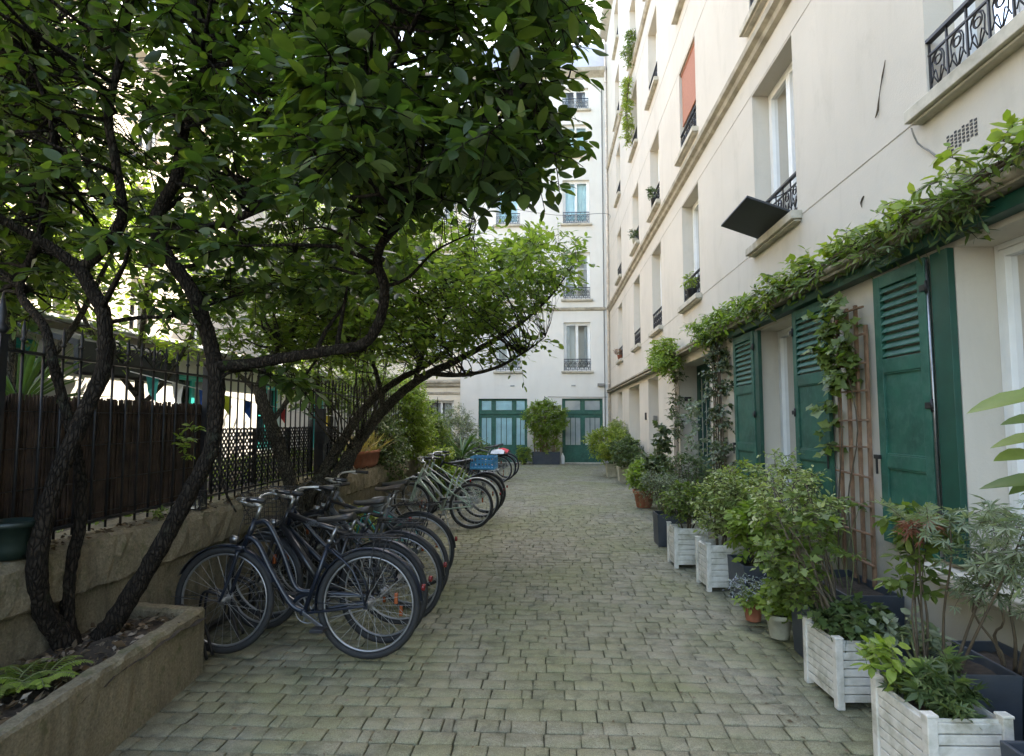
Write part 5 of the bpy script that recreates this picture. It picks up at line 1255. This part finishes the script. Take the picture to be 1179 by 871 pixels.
# terracotta trough with dry grass on the wall
p0 = at(405, 545, X=-2.7); p1 = at(438, 541, X=-2.7)
t = thing('terracotta_trough', 'oval terracotta trough with dry grasses on the low wall', 'pot', (-2.72, (p0.y + p1.y) / 2, .88))
yc = (p0.y + p1.y) / 2; MB().lathe((-2.72, yc, .885), [(.5, 0), (.62, .06), (.70, .20), (.76, .205), (.76, .25), (.68, .25), (.66, .20), (0, .19)], 28, sx=.20, sy=.85).build('pot_body', M['terracotta'], t)
spk = thing('dry_grass', 'dry straw-coloured grasses in the terracotta trough', 'plant', (-2.72, yc, 1.08)); n = 160
ang = RNG.uniform(0, 2 * PI, n); M['straw'] = leafmat('dry_straw', [(.35, .27, .13), (.28, .20, .10), (.42, .36, .2)], .3)
leaf_mesh('blades', np.stack([-2.72 + RNG.uniform(-.1, .1, n), yc + RNG.uniform(-.5, .5, n), np.full(n, 1.07)], 1), norm(np.stack([np.cos(ang) * .5, np.sin(ang) * .5, RNG.uniform(.4, 1.2, n)], 1)), rand_dirs(n), RNG.uniform(.2, .42, n), T_oval(.05, .1, -.3), M['straw'], spk)
p = at(425, 566, X=-2.62)
t = thing('round_pot', 'grey barrel-shaped pot at the foot of the leaning trunks', 'pot', (-2.42, p.y, 0)); MB().lathe((-2.42, p.y, .006), [(.13, 0), (.17, .12), (.18, .3), (.16, .42), (.14, .44), (.13, .40), (0, .39)], 20).build('pot_body', M['zinc'], t)
shr('moss_clump', 'mossy yellow-green cushion plant at the foot of the leaning trunks', 'plant', (-2.45, 7.9, .0), (-2.42, 7.8, .28), (.22, .35, .20), M['leafY'], 60, 5, 6, .04, OVW, M['greentwig'], 5, .08)

# ================================================================== BICYCLES
def wheel(par, c, Rw, ty=.019, spokes=28, rimmat='rim', tyremat='rubber', nm='wheel', side=None):
    m = MB(); rr = Rw - ty * 2 - .004
    m.torus(c, rr, .0085, 48, 6, 'y', 1.25)
    m.lathe(c, [(.0, -.05), (.008, -.05), (.008, -.036), (.028, -.034), (.028, -.030), (.014, -.026), (.014, .026), (.028, .030), (.028, .034), (.008, .036), (.008, .05), (0, .05)], 12, 'y')
    for k in range(spokes):
        a = 2 * PI * k / spokes; s = .031 if k % 2 else -.031; ah = a + (.5 if (k // 2) % 2 else -.5) * 1.5
        m.bar((c[0] + .026 * math.cos(ah), c[1] + s, c[2] + .026 * math.sin(ah)), (c[0] + rr * math.cos(a), c[1], c[2] + rr * math.sin(a)), .0022, .0022)
    w = m.build(nm, M[rimmat], par, True, fix=False)
    MB().torus(c, Rw - ty, ty, 48, 8, 'y').build('tyre', M[tyremat], w, True, fix=False)
    return w

def fender(par, c, Rw, a0, a1, mat, wd=.048, stays=True, stay_to=None):
    m = MB(); n = 22; pr = None; R0 = Rw + .016
    for k in range(n + 1):
        a = R(a0 + (a1 - a0) * k / n); e = Vector((math.cos(a), 0, math.sin(a)))
        cur = [m.pt(Vector(c) + e * (R0 - dz) + Vector((0, y, 0))) for y, dz in ((-wd / 2, .012), (-wd * .32, .002), (0, 0), (wd * .32, .002), (wd / 2, .012))]
        if pr:
            for q in range(4): m.face((pr[q], cur[q], cur[q + 1], pr[q + 1]), True)
        pr = cur
    if stays:
        a = R(a0 + (a1 - a0) * (.12 if a1 < a0 else .88) if False else stays)
        for s in (-1, 1): m.tube([(c[0], c[1] + s * .055, c[2]), (c[0] + math.cos(a) * R0, c[1] + s * wd / 2, c[2] + math.sin(a) * R0)], .0022, 4)
    return m.build('mudguard', M[mat], par, True, fix=False)

def saddle(par, p, mat='saddle', L=.26, wd=.16, tilt=0):
    m = MB(); n = 12; rings = []; k = 10
    for i in range(n + 1):
        t = i / n; x = p[0] - L * .45 + L * t; w = wd * .5 * (.62 + .38 * math.sin(PI * min(1, t * 2 + .18)) if t < .3 else (1 - (t - .3) / .7) ** 1.3 * .78 + .20)
        zc = p[2] + .012 * math.cos(t * PI * 1.2) + tilt * t; h = .030 * (1 - .35 * t); w = max(w, .014); w *= (.55 if i == 0 else .7 if i == n else 1)
        rings.append([m.pt((x, w * math.cos(2 * PI * q / k), zc + h * math.sin(2 * PI * q / k) * (1 if math.sin(2 * PI * q / k) > 0 else .75))) for q in range(k)])
    for i in range(n):
        for q in range(k): m.face((rings[i][q], rings[i][(q + 1) % k], rings[i + 1][(q + 1) % k], rings[i + 1][q]), True)
    m.face(rings[0]); m.face(rings[-1])
    for s in (-1, 1): m.tube([(p[0] - L * .38, s * .03, p[2] - .02), (p[0] - .02, s * .022, p[2] - .045), (p[0] + L * .35, s * .01, p[2] - .01)], .004, 5, 3)
    return m.build('saddle', M[mat], par, True)

def bicycle(label, rear, front, style='diamond', col='bikeblack', Rw=.345, ty=.018, bar='flat', rack=True, fend='bikeblack', basket=None, lean=0, steer=0, saddle_h=.92, smat='saddle', rims='rim',
            kick=True, chaing=True, crate=False, group='bicycles parked against the low wall', kid=1.0, tyremat='rubber', name='bicycle', cloth=None, lights=True, text=None, fat=False):
    r = Vector((rear[0], rear[1], 0)); f = Vector((front[0], front[1], 0)); d = f - r; wb = d.length / kid; yaw = math.atan2(d.y, d.x)
    t = thing(name, label, 'bicycle', (rear[0], rear[1], .008), group, (lean, 0, yaw)); t.scale = (kid,) * 3
    fr = M[col]; ra = Vector((0, 0, Rw)); fa = Vector((wb, 0, Rw)); bb = Vector((.435, 0, .285 + (Rw - .345) * .6))
    sa = Vector((-.30, 0, 1)).normalized(); sc = bb + Vector((-.155, 0, .48 if style == 'diamond' else .46)); ht = Vector((wb - .195, 0, Rw + .54)); hb = Vector((wb - .125, 0, Rw + .36))
    if style == 'diamond': hb = ht.lerp(hb, .8)
    m = MB(); tb = lambda a, b, rad, n=10, sub=1: m.tube([a, b] if not isinstance(a, list) else a, rad, n, sub)
    tb(ht, hb, .019); tb(bb, sc, .0155)
    m.lathe((bb.x, 0, bb.z), [(.0, -.036), (.021, -.036), (.021, .036), (0, .036)], 12, 'y')
    if style == 'diamond': tb(ht - Vector((0, 0, .04 if fat else .03)), sc - Vector((0, 0, .04 if fat else .03)), .023 if fat else .0155); m.tube([hb + Vector((0, 0, .03)), bb], .028 if fat else .019, 10)
    elif style == 'swan':
        m.tube([hb + Vector((-.005, 0, .06)), hb + Vector((-.09, 0, .015)), hb + Vector((-.20, 0, -.17)), bb + Vector((.10, 0, .05)), bb], .019, 10, 6)
        m.tube([ht + Vector((0, 0, -.03)), ht + Vector((-.085, 0, -.03)), ht + Vector((-.20, 0, -.22)), bb + Vector((.07, 0, .16)), bb + Vector((-.035, 0, .13))], .016, 10, 6)
    elif style == 'mixte':
        tb(hb + Vector((0, 0, .03)), bb, .018)
        for s in (-1, 1): m.tube([ht + Vector((0, s * .008, -.03)), (sc + bb) / 2 + Vector((0, s * .022, .06)), ra + Vector((0, s * .058, 0))], .008, 8, 3)
    elif style == 'step': tb(hb + Vector((0, 0, .02)), bb, .021); tb([ht - Vector((0, 0, .05)), bb.lerp(ht, .45) + Vector((-.02, 0, .03)), bb + Vector((-.05, 0, .16))], 0, .016, 10, 4)
    for s in (-1, 1):
        m.tube([bb + Vector((-.03, s * .028, 0)), Vector((.22, s * .045, Rw * .9)), ra + Vector((0, s * .062, 0))], .009, 7, 3)
        m.tube([sc + Vector((.01, s * .012, -.04)), Vector((.10, s * .045, Rw + .22)), ra + Vector((0, s * .062, 0))], .0075, 7, 3)
        m.box(-.014, .014, s * .058 - .003, s * .058 + .003, Rw - .02, Rw + .02)
    m.build('frame', fr, t, True)
    m = MB()
    cr = hb + Vector((.015, 0, -.03)); m.box(cr.x - .02, cr.x + .02, -.06, .06, cr.z - .012, cr.z + .012)
    for s in (-1, 1): m.tube([cr + Vector((0, s * .055, 0)), cr.lerp(fa, .55) + Vector((-.005, s * .055, 0)), fa + Vector((0, s * .055, 0))], [.014, .013, .009], 8, 4)
    m.tube([hb, cr], .014, 8); m.build('fork', fr, t, True)
    wheel(t, ra, Rw, ty, rimmat=rims, tyremat=tyremat); wheel(t, fa, Rw, ty, rimmat=rims, tyremat=tyremat)
    if fend: fender(t, ra, Rw, 175 if rack else 150, -8, fend, stays=.45); fender(t, fa, Rw, 20 + 5, 160, fend, stays=2.7)
    # seat post + saddle
    sp = sc + sa * .0; top = bb + (sc - bb).normalized() * ((saddle_h - bb.z) / (sc - bb).normalized().z)
    m = MB(); m.tube([sc - (sc - bb).normalized() * .02, top - Vector((0, 0, .05))], .0125, 8); m.lathe(sc, [(.019, -.012), (.02, .012), (.013, .014)], 10); m.build('seat_post', M['chrome'], t, True)
    saddle(t, top, smat, wd=.17 if bar != 'drop' else .14)
    # stem + bars
    hd = (ht - hb).normalized(); st = ht + hd * .09
    m = MB(); m.tube([ht, st], .012, 8)
    if bar == 'flat':
        bx = st + Vector((.07, 0, .01)); m.tube([st, bx], .013, 8); P = [bx + Vector((-.04, -.29, .01)), bx + Vector((0, -.06, 0)), bx + Vector((0, .06, 0)), bx + Vector((-.04, .29, .01))]
    elif bar == 'swept':
        bx = st + Vector((.055, 0, .01)); m.tube([st, bx], .012, 8)
        P = [bx + Vector((-.22, -.27, .05)), bx + Vector((-.10, -.265, .06)), bx + Vector((.02, -.17, .05)), bx + Vector((.0, -.04, 0)), bx + Vector((.0, .04, 0)), bx + Vector((.02, .17, .05)), bx + Vector((-.10, .265, .06)), bx + Vector((-.22, .27, .05))]
    else:
        bx = st + Vector((.06, 0, 0)); m.tube([st, bx], .012, 8)
        P = [bx + Vector((-.02, -.2, -.12)), bx + Vector((.07, -.2, -.06)), bx + Vector((.05, -.2, 0)), bx + Vector((0, -.1, 0)), bx + Vector((0, .1, 0)), bx + Vector((.05, .2, 0)), bx + Vector((.07, .2, -.06)), bx + Vector((-.02, .2, -.12))]
    m.tube(P, .0105, 8, 4); hbar = m.build('handlebar', M['alu'] if bar == 'swept' else M['chrome'], t, True)
    for s in (0, -1):
        a, b = P[s], P[1 if s == 0 else -2]; e = a + (b - a).normalized() * .12; MB().tube([a + (a - b).normalized() * .005, e], .0165, 8).build('grip', M['black'], hbar, True)
        lv = e + (b - a).normalized() * .02; m = MB(); m.tube([lv, lv + Vector((.03, 0, -.015)), (a + e) / 2 + Vector((.05, 0, -.02))], .005, 5, 2); m.build('brake_lever', M['alu'], hbar, True)
    m = MB(); e0 = P[1]; m.tube([P[1], P[1] + Vector((.09, .04, .04)), ht + Vector((.07, .02, .02)), cr + Vector((.03, .02, .03))], .0028, 5, 4); m.tube([P[-2], P[-2] + Vector((.10, -.06, .03)), ht + Vector((.05, -.02, 0)), ht.lerp(bb, .5)], .0028, 5, 4)
    m.build('brake_cable', M['black'], hbar, True, fix=False)
    # cranks
    m = MB(); m.torus((bb.x, -.042, bb.z), .085, .004, 28, 5, 'y'); m.torus((bb.x, -.042, bb.z), .03, .006, 16, 5, 'y')
    for k in range(5): a = 2 * PI * k / 5; m.bar((bb.x, -.042, bb.z), (bb.x + .083 * math.cos(a), -.042, bb.z + .083 * math.sin(a)), .012, .004, up=(0, 1, 0))
    ca = random.uniform(0, 2 * PI); cv = Vector((math.cos(ca), 0, math.sin(ca))) * .17
    ck = m.build('chainring', M['chrome'], t, True)
    MB().torus((0, -.042, Rw), .035, .004, 16, 5, 'y').build('sprocket', M['chrome'], t, True)
    cks = {}
    for s in (-1, 1): cks[s] = MB().bar(bb + Vector((0, s * .03, 0)), bb + cv * s + Vector((0, s * .072, 0)), .024, .012, up=(0, 1, 0)).build('crank_arm', M['chrome'], t, True, .003)
    for s in (-1, 1):
        c = bb + cv * s + Vector((0, s * .125, 0)); m = MB(); m.box(c.x - .045, c.x + .045, c.y - .042, c.y + .042, c.z - .011, c.z + .011); m.tube([c - Vector((0, s * .05, 0)), c], .007, 6); m.build('pedal', M['black'], cks[s], True, .004)
    m = MB(); m.bar((0, -.042, Rw + .037), (bb.x, -.042, bb.z + .088), .004, .008); m.bar((0, -.042, Rw - .037), (bb.x, -.042, bb.z - .088), .004, .008); m.build('chain', M['chrome'], t, True)
    if chaing: m = MB(); m.tube([(-.02, -.052, Rw + .03), (.2, -.052, (Rw + bb.z) / 2 + .075), (bb.x + .02, -.052, bb.z + .10), (bb.x + .105, -.052, bb.z + .04)], [.012, .016, .020, .012], 6, 4); m.build('chain_guard', M[fend or 'black'], t, True)
    if rack:
        z = Rw * 2 + .085; m = MB()
        for y in (-.065, .065): m.tube([(.20, y * .5, z - .01), (.15, y, z), (-.18, y, z), (-.21, y * .6, z)], .0055, 6, 2)
        m.tube([(.17, 0, z), (-.20, 0, z)], .004, 5)
        for x in (.14, .04, -.06, -.16): m.bar((x, -.065, z), (x, .065, z), .007, .007)
        for s in (-1, 1): m.tube([(-.05, s * .066, z), (-.0, s * .062, Rw + .02)], .0045, 6); m.tube([(-.14, s * .066, z), (-.0, s * .062, Rw + .02)], .0045, 6); m.tube([(.20, s * .03, z - .01), sc + Vector((0, s * .012, -.06))], .004, 5)
        m.build('rear_rack', M['iron'], t, True)
    if basket:
        m = MB(); x0, x1, w0 = ht.x + .06, ht.x + .32, .17; z0, z1 = ht.z - .12, ht.z + .12
        for k in range(8):
            z = z0 + (z1 - z0) * k / 7; e = .02 * k / 7; m.tube([(x0, -w0 - e, z), (x1 + e, -w0 - e, z), (x1 + e, w0 + e, z), (x0, w0 + e, z), (x0, -w0 - e, z)], .0022 if k < 7 else .004, 4)
        for k in range(13):
            y = -w0 + 2 * w0 * k / 12; m.tube([(x0, y, z1), (x0, y, z0), (x1, y, z0), (x1 + .02, y * 1.1, z1)], .0018, 4)
        for k in range(9):
            x = x0 + (x1 - x0) * k / 8; m.tube([(x, -w0 - .02, z1), (x, -w0, z0), (x, w0, z0), (x, w0 + .02, z1)], .0018, 4)
        m.build('basket', M[basket], t, True, fix=False)
    if kick: m = MB(); m.tube([bb + Vector((-.04, .03, -.02)), Vector((bb.x - .16, .16, .012))], .008, 6); m.build('kickstand', M['alu'], t, True)
    if text:
        cu = bpy.data.curves.new('lettering', 'FONT'); cu.body = text; cu.size = .05; cu.extrude = .0006; cu.align_x = 'CENTER'; cu.align_y = 'CENTER'; cu.materials.append(M['bikegrey'])
        tmp = bpy.data.objects.new('tmp', cu); me = bpy.data.meshes.new_from_object(tmp); bpy.data.objects.remove(tmp); me.name = 'lettering'
        o = bpy.data.objects.new('lettering', me); COL.objects.link(o); o.parent = t; q = (hb + Vector((0, 0, .03))).lerp(bb, .16)
        q = (ht - Vector((0, 0, .045))).lerp(sc - Vector((0, 0, .045)), .42)
        o.matrix_local = Matrix.Translation(q + Vector((0, .024, 0))) @ Matrix(((-1, 0, 0, 0), (0, 0, 1, 0), (0, 1, 0, 0), (0, 0, 0, 1)))
    if lights:
        m = MB(); c = cr + Vector((.06, 0, .07)); m.lathe(c, [(.0, -.03), (.022, -.02), (.028, .02), (0, .024)], 12, 'x'); m.build('headlight', M['chrome'], t, True)
        m = MB(); c = Vector((-(Rw + .028) * .96, 0, Rw + (Rw + .028) * .30)) if fend else Vector((.02, 0, Rw * 2 + .03)); m.lathe(c, [(0, -.016), (.022, -.012), (.022, .006), (0, .010)], 12, 'x'); m.build('tail_light', M['redlens'], t, True)
        for c in (ra, fa):
            a = random.uniform(0, 6); m = MB(); m.box(c.x + .19 * math.cos(a) - .012, c.x + .19 * math.cos(a) + .012, -.008, .008, c.z + .19 * math.sin(a) - .035, c.z + .19 * math.sin(a) + .035); m.build('reflector', M['reflector'], t, True, .004)
    if crate:
        x0, x1, y0, y1, z0 = -.24, .16, -.16, .16, Rw * 2 + .10; m = MB(); h = .20; n = 7
        m.box(x0, x1, y0, y1, z0, z0 + .006)
        for zz in (z0 + .006, z0 + .095, z0 + h - .025):
            hh = .025; m.box(x0, x1, y0, y0 + .005, zz, zz + hh); m.box(x0, x1, y1 - .005, y1, zz, zz + hh); m.box(x0, x0 + .005, y0 + .005, y1 - .005, zz, zz + hh); m.box(x1 - .005, x1, y0 + .005, y1 - .005, zz, zz + hh)
        for k in range(n + 1):
            x = x0 + (x1 - x0 - .02) * k / n
            for y in (y0 + .001, y1 - .004): m.box(x, x + .02, y, y + .003, z0 + .006, z0 + h - .001)
        for k in range(n):
            y = y0 + (y1 - y0 - .02) * k / (n - 1)
            for x in (x0 + .001, x1 - .004): m.box(x, x + .003, y, y + .02, z0 + .006, z0 + h - .001)
        o = m.build('crate', M['crate'], t, True, fix=False); o['label'] = 'blue plastic crate fixed on the rack'
    if cloth:
        m = MB(); n = 8; z = Rw * 2 + .12; G = [[m.pt((-.15 + .34 * i / n, -.16 + .32 * j / n, z + .05 * math.sin(PI * i / n) * math.sin(PI * j / n) - .07 * (abs(j / n - .5) * 2) ** 2 + random.uniform(-.01, .01))) for i in range(n + 1)] for j in range(n + 1)]
        for j in range(n):
            for i in range(n): m.face((G[j][i], G[j][i + 1], G[j + 1][i + 1], G[j + 1][i]), True)
        m.build('saddle_cover', M[cloth], t, True)
    return t

bicycle('navy swan-frame city bicycle, nearest and most fully seen', (-1.17, 3.98), (-2.17, 4.02), 'swan', 'bikenavy', .352, .024, 'swept', True, 'bikenavy', None, R(2), kick=False, saddle_h=.90)
bicycle('black bicycle directly behind the navy one with silver handlebars', (-1.16, 4.27), (-2.14, 4.50), 'diamond', 'bikeblack', .350, .024, 'swept', False, 'bikeblack', None, R(3), kick=False, saddle_h=.90, smat='saddle', text='VIBO', fat=True)
bicycle('black city bicycle with a wire front basket and long rear rack', (-1.13, 4.66), (-2.17, 4.74), 'step', 'bikenavy', .352, .020, 'flat', True, 'bikeblack', 'iron', R(-2), saddle_h=.93, kick=False)
bicycle('dark bicycle with a tall narrow saddle, third from the near end', (-1.14, 5.06), (-2.10, 5.26), 'diamond', 'bikeblack', .348, .020, 'flat', False, None, None, R(3), saddle_h=.98, smat='sattan', kick=False)
bicycle('grey-framed bicycle with black rack, last of the near row', (-1.20, 5.70), (-2.18, 5.76), 'step', 'bikegrey', .350, .018, 'swept', True, 'bikeblack', None, R(-3), saddle_h=.97)
bicycle('small teal child bicycle half hidden between the two rows', (-1.62, 6.85), (-2.22, 7.0), 'diamond', 'teal', .345, .028, 'flat', False, None, None, R(6), saddle_h=.95, kid=.62, rims='teal', lights=False, kick=False)
g2 = 'bicycles of the middle row beside the hedge'
bicycle('pale green step-through bicycle with kickstand, nearest of the middle row', (-1.09, 8.80), (-2.02, 8.88), 'mixte', 'bikesage', .330, .022, 'swept', False, None, None, R(4), saddle_h=.96, group=g2)
bicycle('silver mixte bicycle with chrome mudguards, second of the middle row', (-1.06, 9.25), (-2.04, 9.32), 'mixte', 'bikesilver', .345, .018, 'flat', False, 'bikesilver', None, R(5), saddle_h=.95, group=g2)
bicycle('pale green bicycle carrying a blue plastic crate on its rack', (-1.04, 9.85), (-2.04, 9.95), 'mixte', 'bikesage', .350, .018, 'swept', True, 'bikeblack', None, R(-2), crate=True, group=g2)
bicycle('black bicycle behind the one with the blue crate', (-1.02, 10.35), (-2.0, 10.5), 'diamond', 'bikeblack', .345, .022, 'flat', False, 'black', None, R(4), group=g2)
g3 = 'bicycles of the far row near the green doors'
bicycle('white framed bicycle with a pinkish saddle cover in the far row', (-1.20, 15.4), (-2.2, 15.5), 'mixte', 'bikewhite', .350, .020, 'swept', True, None, None, R(3), cloth='curtain', group=g3)
bicycle('bicycle with a red cloth over its rack in the far row', (-1.12, 16.1), (-2.1, 16.25), 'diamond', 'bikegrey', .350, .020, 'flat', True, 'bikeblack', None, R(-3), cloth='red', group=g3)
bicycle('dark bicycle standing last in the far row', (-1.08, 16.9), (-2.08, 17.0), 'diamond', 'bikeblack', .345, .020, 'flat', False, 'black', None, R(2), group=g3)
# low wheel rack by the near wheels
rk = thing('bicycle_rack', 'low dark tubular stand holding the front wheels near the concrete bed', 'bicycle rack', (-2.35, 4.6, 0))
for k, y in enumerate((3.93, 4.33, 4.68, 5.08, 5.7)):
    for s in (-.035, .035):
        MB().tube([(-2.5, y + s, .02), (-2.48, y + s, .30), (-2.40, y + s, .33), (-2.28, y + s, .25), (-2.2, y + s, .02)], .010, 7, 5).build('hoop', M['iron'], rk)
MB().bar((-2.5, 3.9, .03), (-2.5, 5.75, .03), .03, .03).build('base_rail', M['iron'], rk)

# ================================================================== LIGHT, WORLD
SUN_EL, SUN_AZ = R(50), R(38)      # azimuth measured from +Y towards +X: ahead and to the right
w = bpy.data.worlds.new('World'); S.world = w; w.use_nodes = True; nt = w.node_tree
bg = nt.nodes['Background']; sky = nt.nodes.new('ShaderNodeTexSky'); sky.sky_type = 'NISHITA'; sky.sun_disc = False
sky.sun_elevation = SUN_EL; sky.sun_rotation = SUN_AZ; sky.air_density = 1.2; sky.dust_density = 3.0; sky.ozone_density = .6
nt.links.new(sky.outputs[0], bg.inputs[0]); bg.inputs[1].default_value = .15
sl = bpy.data.lights.new('sun', 'SUN'); sl.energy = 3.5; sl.angle = R(.5); sl.color = (1, .92, .80)
so = bpy.data.objects.new('sun', sl); COL.objects.link(so)
d = Vector((math.sin(SUN_AZ) * math.cos(SUN_EL), math.cos(SUN_AZ) * math.cos(SUN_EL), math.sin(SUN_EL)))
so.rotation_euler = (-d).to_track_quat('-Z', 'Y').to_euler(); so.location = (5, 10, 30)
S.view_settings.view_transform = 'Standard'; S.view_settings.look = 'None'; S.view_settings.gamma = 1
S.view_settings.use_curve_mapping = False; S.view_settings.exposure = 3.1
S.view_settings.use_white_balance = True; S.view_settings.white_balance_temperature = 6950; S.view_settings.white_balance_tint = 10
S.render.engine = 'CYCLES'
S.cycles.use_denoising = True
S.cycles.max_bounces = 10; S.cycles.diffuse_bounces = 5; S.cycles.transparent_max_bounces = 12; S.cycles.transmission_bounces = 6
S.cycles.sample_clamp_indirect = 8
